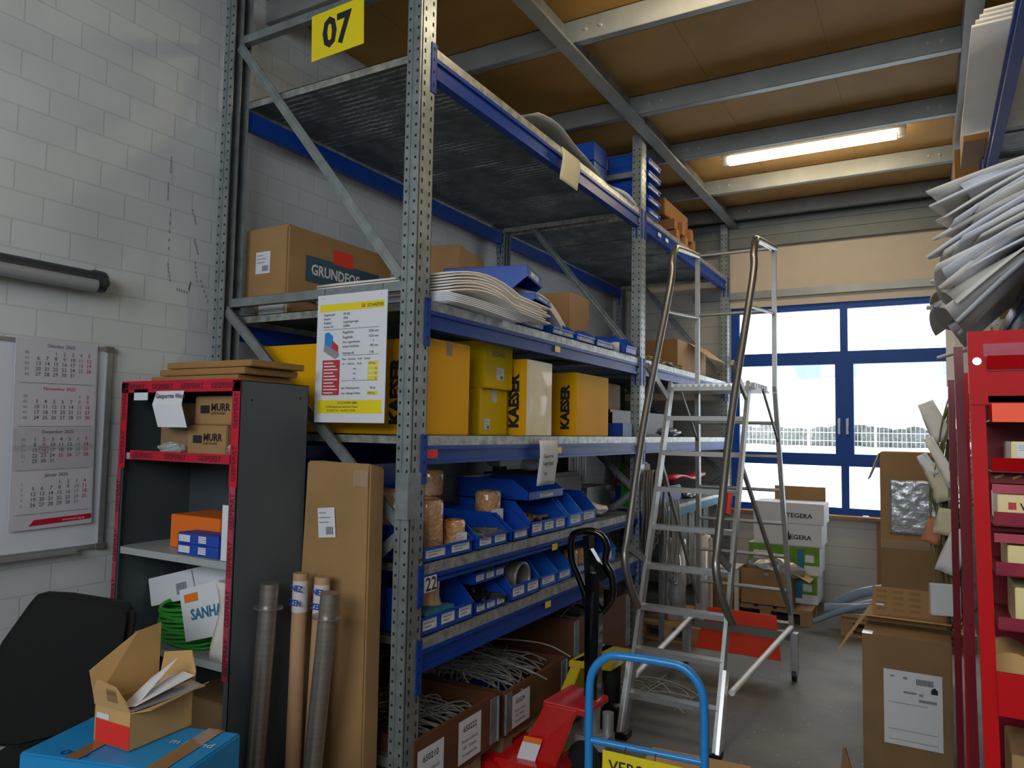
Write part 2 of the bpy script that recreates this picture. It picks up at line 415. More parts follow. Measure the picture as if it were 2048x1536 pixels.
struct(b, 'wall_back', loc=(0, 0, 0))
b = MB(); b.bx(WX+.01, RX-.01, YB-.07, YB-.002, 3.87, 4.29, 'darkband')
for z in (3.87, 3.99, 4.1, 4.2): b.bx(WX+.01, RX-.01, YB-.085, YB-.07, z, z+.03, 'darkband')
struct(b, 'trim_1')
b = MB(); b.bx(-2.4, 1.95, YB-.06, YB-.002, 3.29, 3.37, 'steelbeam'); struct(b, 'trim_2')
b = MB(); b.bx(-2.05, 1.95, YB-.12, YB+.02, .895, .93, 'sill'); struct(b, 'trim_3')
b = MB(); b.bx(-.50, -.42, YB-.05, YB-.002, 0, .895, 'sill'); struct(b, 'trim_4')

# window
win = thing('window_1', 'blue framed window with bright daylight behind it', 'window', (0, YB, WZ0), kind='structure')
b = MB(); y0, y1 = YB+.05, YB+.09
mk = [0]
def mullion(x0, x1, z0, z1):
    mk[0] += 1; e = .0011*mk[0]; b.bx(x0, x1, y0-e, y1+e, z0, z1, 'winblue')
mullion(WX0, WX1, WZ0, WZ0+.07); mullion(WX0, WX1, WZ1-.07, WZ1); mullion(WX0, WX0+.09, WZ0, WZ1); mullion(WX1-.09, WX1, WZ0, WZ1)
mullion(WX0, WX1, 2.53, 2.67); mullion(WX0, WX1, 1.44, 1.57)
for c, w in ((-.795, .075), (.62, .075)):
    mullion(c-w/2, c+w/2, WZ0, WZ1)
mullion(-.885, -.705, 1.5, 2.6)
for (a, c) in ((WX0, -.795), (-.795, .62), (.62, WX1)): mullion(a, a+.055, 1.5, 2.6); mullion(c-.055, c, 1.5, 2.6)
b.build('window_frame', win)
b = MB(); b.bx(WX0+.02, WX1-.02, YB+.065, YB+.071, WZ0+.02, WZ1-.02, 'glass'); b.build('window_pane', win)
for x in (-.845, -.765):
    b = MB(); b.bx(x-.012, x+.012, YB+.018, YB+.03, 1.88, 1.95, 'alu'); b.bx(x-.009, x+.009, YB-.01, YB+.018, 1.90, 1.92, 'alu'); b.bx(x-.011, x+.011, YB-.02, YB-.005, 1.78, 1.94, 'alu')
    b.build('window_handle', win)

# ceiling steelwork
k = 5
for y in (-1.3, -.2, .85, 1.9, 2.93, 3.98, 5.14, 6.17, 7.25, 8.2):
    b = MB(); b.bx(WX+.01, RX-.01, y, y+.004, 4.152, 4.298, 'steelbeam'); b.bx(WX+.01, RX-.01, y, y+.06, 4.15, 4.154, 'steelbeam')
    b.bx(WX+.01, RX-.01, y, y+.06, 4.294, 4.298, 'steelbeam'); b.bx(WX+.01, RX-.01, y+.056, y+.06, 4.15, 4.17, 'steelbeam')
    for x in (-1.80, -1.70, .02, .10):
        b.tube([(x, y-.012, 4.22), (x, y, 4.22)], .012, 'alub', 6)
    struct(b, 'trim_%d' % k); k += 1
for x in (-1.95, .2):
    b = MB(); b.bx(x, x+.004, YF+.1, YB-.1, 4.10, 4.29, 'steelbeam'); b.bx(x, x+.09, YF+.1, YB-.1, 4.098, 4.102, 'steelbeam'); b.bx(x+.086, x+.09, YF+.1, YB-.1, 4.1, 4.12, 'steelbeam')
    for yy in (3.3, 4.35, 5.5, 6.5, 7.6): b.bx(x+.004, x+.012, yy, yy+.35, 4.12, 4.28, 'darkband')
    struct(b, 'trim_%d' % k); k += 1

# paint scuffs on the wall
b = MB(); F = fX(WX, 0, 0)
for (ya, za, yb_, zb) in ((2.36, 3.14, 2.36, 3.05), (2.35, 3.0, 2.352, 2.9), (2.37, 2.84, 2.37, 2.62), (2.37, 2.58, 2.39, 2.48), (2.43, 2.46, 2.5, 2.45), (2.5, 2.47, 2.51, 2.52), (2.53, 2.62, 2.55, 2.5), (2.57, 2.53, 2.63, 2.4), (2.5, 2.9, 2.53, 2.82), (2.52, 2.74, 2.55, 2.66)):
    n = 5
    for i in range(n):
        t = i/n; y = ya+(yb_-ya)*t; z = za+(zb-za)*t
        b.rect(F, y-.003, y+.004, z-.008, z+.008, 'grey', .001)
b.build('scuff_mark', wl)

# exterior
b = MB(); b.bx(-14, 16, YB+.4, 12, -.35, -.3, 'snow'); b.hexa([(-26, 12, -.35), (26, 12, -.35), (-26, 34, 1.8), (26, 34, 1.8), (-26, 12, -.3), (26, 12, -.3), (-26, 34, 1.85), (26, 34, 1.85)], 'snow'); b.build('snowy_ground', kind='structure')
b = MB()
for i in range(90):
    x = -22+i*.42+R.uniform(-.1, .1); h = R.uniform(.55, .8)
    b.lathe([(.0, -.4), (.42, .0), (.45, h*.5), (.3, h*.9), (.0, h)], 'hedge', (x, 30+R.uniform(-.2, .2), 1.5), 7)
tag(b.build('grey_hedge'), 'long frosty grey hedge on the snowy slope seen through the window', 'hedge')
fe = thing('wire_fence', 'pale wire mesh fence in front of the hedge outside', 'fence', (-3, 29, 1.4))
for x in (-8.5, -6.2, -3.9, -1.7, .6, 2.9):
    b = MB(); b.bx(x-.04, x+.04, 28.9, 28.98, 1.3, 2.75, 'snow'); b.build('fence_post', fe)
b = MB()
for i in range(90): x = -9+i*.14; b.bx(x, x+.01, 28.95, 28.96, 1.35, 2.45, 'snow')
for z in (1.6, 1.9, 2.2, 2.42): b.bx(-9, 3.6, 28.95, 28.96, z, z+.02, 'snow')
b.build('wire_mesh', fe)
bd = thing('white_hall', 'overexposed white hall with a pale canopy roof beyond the hedge', 'building', (2, 36, 1.5))
b = MB(); b.bx(-16, 14, 36, 46, 1.5, 9, 'bldg'); b.build('wall', bd)
b = MB(); b.hexa([(-3.5, 24, 3.5), (.45, 24, 3.55), (-4.2, 36, 4.6), (2, 36, 4.6), (-3.7, 24, 3.95), (.3, 24, 4.12), (-4.2, 36, 5.2), (2, 36, 5.2)], 'canopy'); b.build('canopy', bd)
sh = thing('garden_shrub', 'small pale shrub outside below the window panes', 'shrub', (-1.6, 11, -.3))
b = MB()
rr = random.Random(3)
for i in range(160):
    p = Vector((-1.9+rr.gauss(0, .9), 11+rr.gauss(0, .3), -.2+abs(rr.gauss(0, .35)))); a = rr.uniform(0, 6.3)
    b.add([tuple(p), tuple(p+Vector((.08*math.cos(a), .02, .05))), tuple(p+Vector((.05*math.cos(a+.6), 0, .12)))], [(0, 1, 2)], 'hedge')
b.build('foliage', sh)

# ------------------------------------------------------------------ pallet racks
PW, PD = .075, .11          # post width across the aisle, depth along it
LV = [(3.53, .145), (2.341, .13), (1.723, .13), (1.143, .09), (.817, .145)]   # deck top, beam drop
def make_rack(name, xf, sgn, ys, depth, levels, label, panel_split=4, front_decks=True):
    """xf = aisle face, sgn=+1: aisle on +X side"""
    t = thing(name, label, 'rack', (xf-sgn*depth/2, ys[0], 0))
    def X(a): return xf-sgn*a      # a metres behind the aisle face
    def bx(b, a0, a1, y0, y1, z0, z1, m):
        xa, xb = sorted((X(a0), X(a1))); b.bx(xa, xb, y0, y1, z0, z1, m)
    for y in ys:
        for side, a0 in ((0, 0), (1, depth-PW)):
            b = MB()
            # omega section: web on the outer face, flanges, lips
            o0, o1 = (a0, a0+PW)
            wf = a0 if side == 0 else a0+PW
            bx(b, o0+.0, o0+.003, y+.012, y+PD, 0, 4.14, 'galv') if side == 0 else bx(b, o1-.003, o1, y+.012, y+PD, 0, 4.14, 'galv')
            bx(b, o0, o1, y, y+.003, 0, 4.14, 'galv'); bx(b, o0, o0+.03, y-.006, y, 0, 4.14, 'galv'); bx(b, o1-.03, o1, y-.006, y, 0, 4.14, 'galv')
            bx(b, o0, o1, y+PD-.003, y+PD, 0, 4.14, 'galv'); bx(b, o0+.003, o1-.003, y+.05, y+.056, 0, 4.14, 'galv')
            # slots
            xo = X(o0)+sgn*.0008 if side == 0 else X(o1)-sgn*.0008
            for i in range(80):
                z = .06+i*.05
                for yy in (y+.03, y+.085):
                    b.add([(xo, yy-.005, z), (xo, yy+.005, z), (xo, yy+.005, z+.02), (xo, yy-.005, z+.02)], [(0, 1, 2, 3)], 'hole')
                for aa, dy, hh in ((o0+.014, -.007, .012), (o0+.05, -.0008, .022), (o1-.014, -.007, .012)):
                    xx = X(aa); b.add([(xx-.005, y+dy, z), (xx+.005, y+dy, z), (xx+.005, y+dy, z+hh), (xx-.005, y+dy, z+hh)], [(0, 1, 2, 3)], 'hole')
            b.build('post', t)
            b = MB(); bx(b, a0-.02, a0+PW+.02, y-.02, y+PD+.02, 0, .008, 'galv'); b.build('foot_plate', t)
        # frame bracing
        zs = [.35, 1.37, 2.40, 3.84]
        for i, z in enumerate((.3, 2.40, 3.84)):
            b = MB(); bx(b, PW, depth-PW, y+.035, y+.075, z-.022, z+.022, 'galv'); b.build('horizontal_brace', t)
        for (za, ab, zb, bb) in ((3.80, depth-.09, 2.44, .10), (2.36, depth-.07, 1.33, .07), (1.28, .07, .35, depth-.07)):
            b = MB(); p0 = (X(ab), y+.02, za); p1 = (X(bb), y+.02, zb)
            b.bar(p0, p1, .05, .004, 'galv', (0, 1, 0)); 
            b.bar((p0[0], p0[1]+.012, p0[2]+.022), (p1[0], p1[1]+.012, p1[2]+.022), .004, .028, 'galv', (0, 1, 0)); b.bar((p0[0], p0[1]+.012, p0[2]-.022), (p1[0], p1[1]+.012, p1[2]-.022), .004, .028, 'galv', (0, 1, 0))
            b.build('diagonal_brace', t)
    for i in range(len(ys)-1):
        ya, yb = ys[i]+PD, ys[i+1]
        for (z, h) in levels[i]:
            zt = z-.045
            for side in (0, 1):
                b = MB(); a0 = .02 if side == 0 else depth-.06
                bx(b, a0, a0+.04, ya, yb, zt-h+.045, zt, 'rblue')
                if side == 0: bx(b, a0-.012, a0, ya, yb, zt-.02, zt, 'rblue'); bx(b, a0-.010, a0, ya, yb, zt-h+.045, zt-h+.06, 'rblue')
                b.build('beam', t)
            for yy in (ya, yb):
                for side in (0, 1):
                    b = MB(); s0 = 1 if yy == ya else -1
                    e0, e1 = sorted((yy, yy+s0*.004)); a0 = -.006 if side == 0 else depth-.065
                    bx(b, a0, a0+.07, e0, e1, zt-h-.04, zt+.05, 'rblue')
                    f0, f1 = sorted((yy, yy-s0*.035))
                    bx(b, (-.005 if side == 0 else depth), (-.001 if side == 0 else depth+.004), f0, f1, zt-h-.04, zt+.05, 'rblue')
                    if side == 0:
                        for q in (.03, .09, .15, .2): 
                            xx = X(-.0062); b.add([(xx, (f0+f1)/2-.004, zt-h+q-.04), (xx, (f0+f1)/2+.004, zt-h+q-.04), (xx, (f0+f1)/2+.004, zt-h+q-.025), (xx, (f0+f1)/2-.004, zt-h+q-.025)], [(0, 1, 2, 3)], 'hole')
                    b.build('beam_connector', t)
            n = panel_split
            for j in range(n):
                y0 = ya+(yb-ya)*j/n+.001; y1 = ya+(yb-ya)*(j+1)/n-.001
                b = MB(); bx(b, .015, depth-.015, y0, y1, z-.004, z, 'galvd')
                bx(b, .012, .016, y0, y1, zt, z, 'galvl'); bx(b, depth-.016, depth-.012, y0, y1, zt, z, 'galvl')
                bx(b, .06, depth-.06, y0, y0+.003, zt+.036 if j else zt+.005, z, 'galvd' if j else 'galvl'); bx(b, .06, depth-.06, y1-.003, y1, zt+.036 if j < n-1 else zt+.005, z, 'galvd' if j < n-1 else 'galvl')
                b.build('shelf_panel', t)
    return t
YS = (2.57, 5.47, 8.31)
rk = make_rack('pallet_rack', -1.97, 1, YS, 1.33, [LV, [LV[0], LV[1], LV[2]]], 'tall blue and galvanised pallet rack along the white brick wall')
b = MB(); b.bx(-2.03, -1.962, 2.548, 2.562, 1.36, 1.56, 'galv'); b.bx(-1.968, -1.962, 2.562, 2.64, 1.36, 1.56, 'galv'); b.build('splice_plate', rk)
rk2 = make_rack('pallet_rack', .31, -1, YS, 1.30, [[LV[0], LV[1]], [LV[0], LV[1], LV[2]]], 'blue and galvanised pallet rack on the right behind the red racks', panel_split=6)

# rack stickers
def small(name, F, x0, x1, y0, y1, m, label, cat, txt=None, ts=.03, tm='ink', group=None, wavy=False, dx=.01, bold=.02):
    b = MB()
    if wavy:
        n = 8; H = y1-y0
        def fn(u, v):
            d = .02*math.sin(v*PI)*(1-v)+.012*(1-v)
            return F @ Vector((x0+(x1-x0)*u, y1-H*v, .003+d))
        b.sheet(lambda u, v: fn(u, v), 3, n, .001, m)
    else: b.bx(0, 1, 0, 1, 0, 1, m, F @ Matrix.Translation((x0, y0, .0005)) @ Matrix.Diagonal((x1-x0, y1-y0, .0012, 1)))
    if txt:
        for i, (s, yy, sz) in enumerate(txt): b.text(s, F, x0+dx, yy, sz, tm, bold=bold, off=.04 if wavy else .0025)
    return tag(b.build(name), label, cat, group)
small('shelf_tag', fX(-1.977, 0, 0), 2.69, 2.78, 1.62, 1.66, 'redtag', 'small red tag on the blue beam below the first yellow carton', 'tag')
small('number_sticker', fX(-1.977, 0, 0), 2.70, 2.795, 1.02, 1.09, 'paper', 'white sticker reading 22 at the end of the blue beam', 'sticker', [('22', 1.026, .085)], bold=.015)
for y, z, l in ((4.02, 1.64, 'small yellow sticker on the beam right of the hanging note'), (3.98, 1.06, 'small yellow sticker on the beam under the bubble wrapped rolls'), (3.98, 2.255, 'small yellow sticker on the beam above the yellow cartons'), (3.9, .735, 'small yellow sticker on the lowest blue beam')):
    small('beam_sticker', fX(-1.977, 0, 0), y, y+.07, z-.018, z+.018, 'ysign', l, 'sticker')
small('beam_label', fX(-1.955, 0, 0), 3.31, 3.37, 2.30, 2.335, 'paper', 'small white label on the deck edge below the foam sheets', 'label')
small('hanging_note', fX(-1.96, 0, 0), 3.73, 3.96, 1.44, 1.70, 'paper', 'white paper note hanging from the deck edge under the cream carton', 'note', [('Gesperrte', 1.6, .03), ('Lagerplatz', 1.56, .03), ('Teil', 1.5, .03)], wavy=True)
small('hanging_sheet', fX(-1.955, 0, 0), 3.96, 4.22, 3.30, 3.50, 'paperw', 'cream paper sheet hanging from the topmost deck edge', 'sheet', wavy=True)

# 07 sign
s = thing('number_sign', 'yellow plastic sign reading 07 hanging from the top brace', 'sign', (-2.47, 2.565, 3.55))
b = MB(); F = fF(-2.635, 2.553, 3.555); RT = Matrix.Rotation(math.radians(2), 4, 'Z'); F = F @ RT
b.bx(0, .335, 0, .235, -.003, 0, 'ysign', F); b.build('plate', s)
b = MB(); b.text('07', F, .165, .05, .205, 'ink', 'CENTER', .035, sx=.88); b.build('lettering', s)
for x in (-2.60, -2.33):
    b = MB(); b.tube([(x, 2.553, 3.78), (x, 2.6, 3.83)], .002, 'ink', 5); b.build('cable_tie', s)

# rack data sheet
s_ = s = thing('load_sign', 'white load plate with yellow bands hanging on the rack end', 'sign', (-2.31, 2.56, 1.77))
F = face((-2.52, 2.54, 1.775), (1, 0, 0)) @ Matrix.Diagonal((.86, .935, 1, 1)); W_, H_ = .49, .64
b = MB(); b.bx(0, W_, 0, H_, -.003, 0, 'paper', F); b.build('plate', s)
b = MB()
b.rect(F, .02, W_-.02, H_-.085, H_-.048, 'ysign'); b.rect(F, .02, W_-.02, .045, .11, 'ysign')
b.rect(F, .05, .175, .135, .31, 'redink')
for i in range(10): b.rect(F, .06, .06+.07+.03*((i*7) % 3)/2, .292-i*.0165, .298-i*.0165, 'paper', .0012)
for (x0, yy) in ((.05, .462), (.19, .33), (.19, .205)): b.rect(F, x0, W_-.05, yy, yy+.002, 'ink')
for i in range(4): b.rect(F, .37, .44, .28-i*.024, .298-i*.024, 'ysign')
b.rect(F, .37, .44, .135, .152, 'ysign')
b.add([tuple(F @ Vector(p)) for p in ((.06, .39, .001), (.12, .36, .001), (.12, .43, .001), (.085, .452, .001), (.06, .445, .001))], [(0, 1, 2, 3, 4)], 'cart')
b.add([tuple(F @ Vector(p)) for p in ((.11, .35, .0015), (.16, .325, .0015), (.16, .38, .0015), (.115, .41, .0015))], [(0, 1, 2, 3)], 'redink')
b.add([tuple(F @ Vector(p)) for p in ((.055, .355, .0018), (.14, .315, .0018), (.168, .33, .0018), (.165, .345, .0018), (.11, .37, .0018), (.06, .395, .0018))], [tuple(range(6))], 'grey')
b.build('print', s_)
b = MB()
for tx, xx, yy, z in (('SCHAEFER', .355, H_-.076, .024), ('Regalmodell', .05, .533, .016), ('PR 600', .19, .533, .016), ('Baujahr', .05, .513, .016), ('2006', .19, .513, .016), ('Regaltyp', .05, .493, .016), ('Längsträgerregal', .19, .493, .016), ('Komm.-Nr.', .05, .473, .016), ('220842', .19, .473, .016),
    ('Regalhöhe', .19, .44, .018), ('3500 mm', .37, .44, .018), ('Regaltiefe', .19, .415, .018), ('1250 mm', .37, .415, .018), ('Anz. Lagerebenen', .19, .392, .017), ('5', .4, .392, .017), ('untere Fachhöhe', .19, .37, .017), ('300 mm', .38, .37, .017), ('Stützenprofil', .19, .337, .016), ('P 80', .38, .337, .016),
    ('Ebene   Fachweite    Profil     Fachlast', .19, .308, .013), ('2-4      2700 mm     PR 90', .19, .284, .013), ('2240 kg', .375, .284, .014), ('kg', .42, .26, .013), ('kg', .42, .236, .013), ('kg', .42, .212, .013), ('mm', .27, .26, .013), ('mm', .27, .236, .013), ('mm', .27, .212, .013),
    ('max. Palettengewicht', .19, .165, .015), ('750 kg', .385, .165, .015), ('max. zulässige Feldlast', .19, .139, .015), ('8000 kg', .375, .139, .015), ('SSI SCHAEFER GMBH', .17, .092, .015), ('D-57290 Neunkirchen, Salchendorf Telefon', .08, .073, .013), ('Tel. 02735 / 70-1   Fax 02735 / 70-396', .09, .055, .013)): b.text(tx, F, xx, yy, z, 'calk' if yy > .12 and yy < .56 else 'ink', bold=.012)
b.text('SSI', F, .315, H_-.076, .024, 'redink', bold=.03)
b.build('lettering', s_)
for x in (.04, W_-.04):
    b = MB(); p = F @ Vector((x, H_-.02, 0)); b.tube([tuple(p), (p.x, p.y+.01, p.z+.05)], .0015, 'ink', 5); b.build('cable_tie', s)

# ------------------------------------------------------------------ rack contents: level 3 (yellow cartons)
S3 = 1.725
def kaeser(x0, x1, y0, y1, h, m, side, label, txt=True, tx=.86, extra=None):
    def deco(t, W, hx, hy, hh):
        F = W @ fF(-hx, -hy, 0)
        if txt:
            q = MB(); q.text('KAESER', F, 2*hx*tx+.035, hh*.1, hh*.2, 'ink', 'LEFT', .055, rot=PI/2, sx=1.02, off=.002); q.build('lettering', t)
        if side:
            q = MB(); q.rect(W @ fX(hx, -hy, 0), .002, 2*hy-.002, .002, hh-.002, side, .0015); q.build('side_print', t)
        if extra: extra(t, W, hx, hy, hh)
    return box_thing('yellow_carton', label, 'carton', x0, x1, y0, y1, S3, S3+h, m, deco=deco, tape='tapew')
kaeser(-3.15, -2.03, 2.75, 3.12, .455, 'kyel', None, 'largest yellow carton reading KAESER behind the load plate', tx=.838)
def st1(t, W, hx, hy, h): sticker(t, W @ fF(hx, -hy, 0), -.055, -.02, .14, .25, name='label_sticker')
kaeser(-2.62, -2.12, 3.36, 3.66, .255, 'kyel2', None, 'plain yellow carton with a shipping label under a smaller one', False, extra=lambda t, W, hx, hy, h: (sticker(t, W @ fX(hx, -hy, 0), .05, .11, .03, .09), sticker(t, W @ fF(hx, -hy, 0), -.1, -.06, .12, .2)))
def hw(t, W, hx, hy, h):
    q = MB(); q.text('650440', W @ fX(hx, -hy, 0), .07, h*.68, .045, 'gteal', off=.002); q.build('handwriting', t)
    sticker(t, W @ fX(hx, -hy, 0), .12, .2, .05, .12)
kk = box_thing('yellow_carton', 'yellow carton with handwritten number stacked on another carton', 'carton', -2.58, -2.1, 3.38, 3.68, S3+.257, S3+.257+.262, 'kyel2', deco=hw)
kaeser(-2.5, -2.03, 3.72, 4.05, .445, 'kyel', 'kcream', 'yellow KAESER carton whose side shows cream cardboard', tx=.82)
kaeser(-2.55, -2.05, 4.46, 5.07-.05, .425, 'kyel', None, 'yellow KAESER carton farthest along the shelf', tx=.82)
box_thing('white_carton', 'dark grey and white carton behind the diagonal brace beside the yellow cartons', 'carton', -3.28, -3.17, 2.9, 3.2, S3, S3+.42, 'paper')

# generic stacking bin --------------------------------------------------------
def make_bin(label, L, W, H, m, loc, rz=0, group=None, labs=1, z_up=True, name='storage_bin', flip=False):
    t = thing(name, label, 'bin', loc, rz, group); Wm = WORLD[t.name]
    if flip: Wm = Wm @ Matrix.Translation((0, 0, H)) @ Matrix.Rotation(PI, 4, 'X')
    b = MB(Wm); th = .004; l, w = L/2, W/2
    b.bx(-l, l, -w, w, 0, th, m)
    b.bx(-l, -l+th, -w, w, 0, H, m)
    for s in (-1, 1):
        poly = [(-l, 0), (l, 0), (l, H*.42), (l-L*.22, H), (-l, H)]
        T = Matrix(((1, 0, 0, 0), (0, 0, -1, s*w + (th if s > 0 else 0) - (th if s > 0 else 0)), (0, 1, 0, 0), (0, 0, 0, 1)))
        T = Matrix.Translation((0, s*w+(0 if s > 0 else th), 0)) @ Matrix.Rotation(PI/2, 4, 'X')
        b.prism(poly, th, m, T)
        y0, y1 = sorted((s*w, s*(w+.008))); b.bx(-l, l-L*.24, y0, y1, H-.012, H, m)
    b.bx(-l-.008, -l, -w-.008, w+.008, H-.012, H, m)
    b.build('bin_body', t)
    f = MB(Wm); f.bx(l-th, l, -w, w, 0, H*.42, m); f.bx(l, l+.008, -w, w, H*.42-.01, H*.42, m); lip = f.build('front_lip', t)
    if labs:
        for i in range(labs):
            q = MB(Wm); c = -w+W*(i+.5)/labs; lw = min(.09, W/labs*.36)
            q.bx(l, l+.0015, c-lw, c+lw, H*.12, H*.36, 'paper')
            q.bx(l+.0015, l+.002, c-lw*.8, c+lw*.6, H*.26, H*.29, 'grey'); q.bx(l+.0015, l+.002, c-lw*.8, c+lw*.2, H*.18, H*.21, 'grey')
            q.build('bin_label', lip)
    return t
G2 = 'blue storage bins standing on the racks'
S2z, S1z = 1.145, .819
XB = -2.0
# level 2 row
specs2 = [(2.92, .42, .16, 'bin', 2, 'wide blue bin holding bubble wrapped rolls nearest the front post'),
          (3.33, .30, .16, 'bin', 2, 'blue bin second from the front post on the roll shelf'),
          (3.63, .18, .15, 'bin', 1, 'narrow blue bin below the labelled bubble wrapped roll')]
for (y, w, h, m, n, lb) in specs2: make_bin(lb, .5, w, h, m, (XB-.25, y, S2z), 0, G2, n)
make_bin('wide blue bin with several labels and an open dark front', .5, .46, .2, 'bin', (XB-.25, 3.98, S2z), 0, G2, 3)
make_bin('blue bin stacked above the bin with the open dark front', .5, .46, .12, 'bin', (XB-.29, 4.02, S2z+.2), 0, G2, 1)
make_bin('light blue bin with large white label on the roll shelf', .5, .2, .2, 'binl', (XB-.25, 4.36, S2z), 0, G2, 1)
make_bin('blue bin with white label farthest along the roll shelf', .5, .24, .2, 'bin', (XB-.27, 4.62, S2z), 0, G2, 1)
# large blue bins tipped upright at the back
def tipped(x, y, z, w, h, d, ang, label):
    t = thing('storage_bin', label, 'bin', (x, y, z), 0, G2); W = WORLD[t.name] @ Matrix.Rotation(ang, 4, 'Y')
    b = MB(W); b.bx(-d/2, d/2, -w/2, w/2, 0, .004, 'bin'); b.bx(-d/2, -d/2+.004, -w/2, w/2, 0, h, 'bin'); b.bx(d/2-.004, d/2, -w/2, w/2, 0, h*.8, 'bin')
    b.bx(-d/2, d/2, -w/2, -w/2+.004, 0, h, 'bin'); b.bx(-d/2, d/2, w/2-.004, w/2, 0, h, 'bin'); b.bx(-d/2-.01, d/2+.01, -w/2-.01, w/2+.01, 0, .02, 'bin'); b.build('bin_body', t)
    q = MB(W); q.bx(d/2, d/2+.002, -w*.3, w*.3, h*.3, h*.36, 'galvl'); q.build('bin_rib', t)
    return t
tipped(-2.98, 3.22, S2z, .95, .50, .34, 0, 'very large dark blue bin standing at the back of the roll shelf')
tipped(-2.66, 3.68, S2z, .24, .16, .2, 0, 'blue bin at the back of the roll shelf behind the tall wrapped roll')
# bubble wrapped rolls
def roll(x, y, z, r, h, label, sticker_=False, tilt=0, neck=0):
    t = thing('wrapped_roll', label, 'roll', (x, y, z), 0, 'bubble wrapped rolls on the rack'); W = WORLD[t.name] @ Matrix.Rotation(tilt, 4, 'Y')
    b = MB(W); pr = [(0, 0), (r*.92, 0), (r, .012), (r*1.02, h*.3), (r*.98, h*.6), (r, h-.02), (r*.9, h), (r*.45, h+.002), (r*.4, h-.02), (0, h-.02)]
    if neck: pr = [(0, 0), (r*.9, 0), (r, .02), (r, h*.4), (r*.8, h*.55), (r*.85, h*.95), (r*.6, h), (0, h)]
    b.lathe(pr, 'bubble', n=20); b.build('bubble_wrap', t)
    if sticker_:
        a = -.25; F = W @ face((0, 0, 0), (math.sin(.35), math.cos(.35), 0)) ; 
        u = Vector((.3, 1, 0)).normalized(); F = W @ face(tuple(Vector((u.y, -u.x, 0))*(r+.004)), u)
        sticker(t, F, -r*.6, r*.6, h*.1, h*.62, lines=4)
    return t
roll(-2.12, 2.93, S2z+.01, .066, .255, 'tall bubble wrapped roll in the first bin beside the front post')
roll(-2.07, 3.07, S2z+.01, .055, .15, 'short bubble wrapped roll with a white shipping label in the first bin', True)
roll(-2.6, 2.72, S2z+.01, .08, .36, 'bubble wrapped roll seen left of the front post')
roll(-2.36, 2.86, S2z+.01, .07, .3, 'bubble wrapped roll half hidden behind the front post')
roll(-2.5, 3.42, S2z+.17, .085, .06, 'flat wrapped roll lying under the tall roll at the back')
roll(-2.48, 3.43, S2z+.232, .075, .145, 'tall bubble wrapped roll standing on the flat roll')
roll(-2.2, 3.6, S2z+.01, .075, .255, 'bubble wrapped roll with a tall white label beside the blue bin', True)
# stuff further on level 2
box_thing('white_board', 'long white foam block lying on the bins', 'block', -2.52, -2.42, 4.1, 4.95, 1.52, 1.59, 'paper', body='block_body')
b = MB(); b.tube(bez([(-2.9, 4.05, 1.6), (-2.85, 4.25, 1.63), (-2.8, 4.45, 1.6)]), .075, 'foamg', 14); tag(b.build('paper_roll'), 'grey paper roll behind the hanging note', 'roll')
b = MB(); b.bx(-2.85, -2.6, 4.2, 4.6, 1.147, 1.4, 'hosed'); tag(b.build('grey_crate', bevel=.02), 'dark grey crate behind the stacked blue bins', 'crate')
b = MB(); b.lathe([(0, 0), (.05, .0), (.07, .03), (.045, .07), (.01, .09), (.0, .1)], 'bag', (-2.2, 4.1, 1.508), 9); tag(b.build('clear_bag'), 'pointed clear plastic bag on top of the blue bins', 'bag')
def crumple(name, label, cat, c, s, m, seed=1, n=14, amp=.22, group=None):
    rr = random.Random(seed); b = MB(); vs = []; fs = []; nl = 9
    for i in range(nl+1):
        a = PI*i/nl
        for k in range(n):
            q = 1+rr.uniform(-amp, amp); th = 2*PI*k/n
            vs.append((c[0]+s[0]*math.sin(a)*math.cos(th)*q, c[1]+s[1]*math.sin(a)*math.sin(th)*q, c[2]+s[2]*(1-math.cos(a))*(1+rr.uniform(-amp, amp)*.4)*.5*2/2))
    for i in range(nl):
        for k in range(n): fs.append((i*n+k, i*n+(k+1) % n, (i+1)*n+(k+1) % n, (i+1)*n+k))
    b.add(vs, fs, m, smooth=False); return tag(b.build(name), label, cat, group)
crumple('plastic_bag', 'white stuffed plastic bag at the far end of the roll shelf', 'bag', (-2.2, 5.0, 1.147), (.15, .12, .09), 'foam', 3)
crumple('red_rag', 'small red rag on the shelf behind the white foam block', 'rag', (-2.62, 4.7, 1.5), (.05, .05, .03), 'redink', 4)
b = MB(); b.bx(-2.9, -2.35, 4.6, 5.25, 1.147, 1.45, 'hosed'); tag(b.build('flat_stack', bevel=.03), 'dark stack of folded covers under the white foam block', 'stack')
# level 1 row
make_bin('large blue bin with wrapped bottle on the lowest shelf', .5, .44, .2, 'bin', (XB-.25, 2.93, S1z), 0, G2, 3)
make_bin('blue bin full of dark fittings, lower of the pair', .45, .30, .14, 'bin', (XB-.23, 3.33, S1z), 0, G2, 3)
make_bin('blue bin full of dark fittings, upper of the pair', .45, .30, .14, 'bin', (XB-.25, 3.35, S1z+.145), 0, G2, 3)
make_bin('blue bin holding a coil of grey cable', .45, .34, .2, 'bin', (XB-.23, 3.71, S1z), 0, G2, 2)
make_bin('light blue bin right of the cable coil on the lowest shelf', .45, .22, .17, 'binl', (XB-.25, 4.03, S1z), 0, G2, 1)
make_bin('light blue bin second from the cable coil on the lowest shelf', .45, .2, .17, 'binl', (XB-.25, 4.26, S1z), 0, G2, 1)
make_bin('blue bin holding wrapped parts on the lowest shelf', .45, .3, .15, 'bin', (XB-.25, 4.54, S1z), 0, G2, 1)
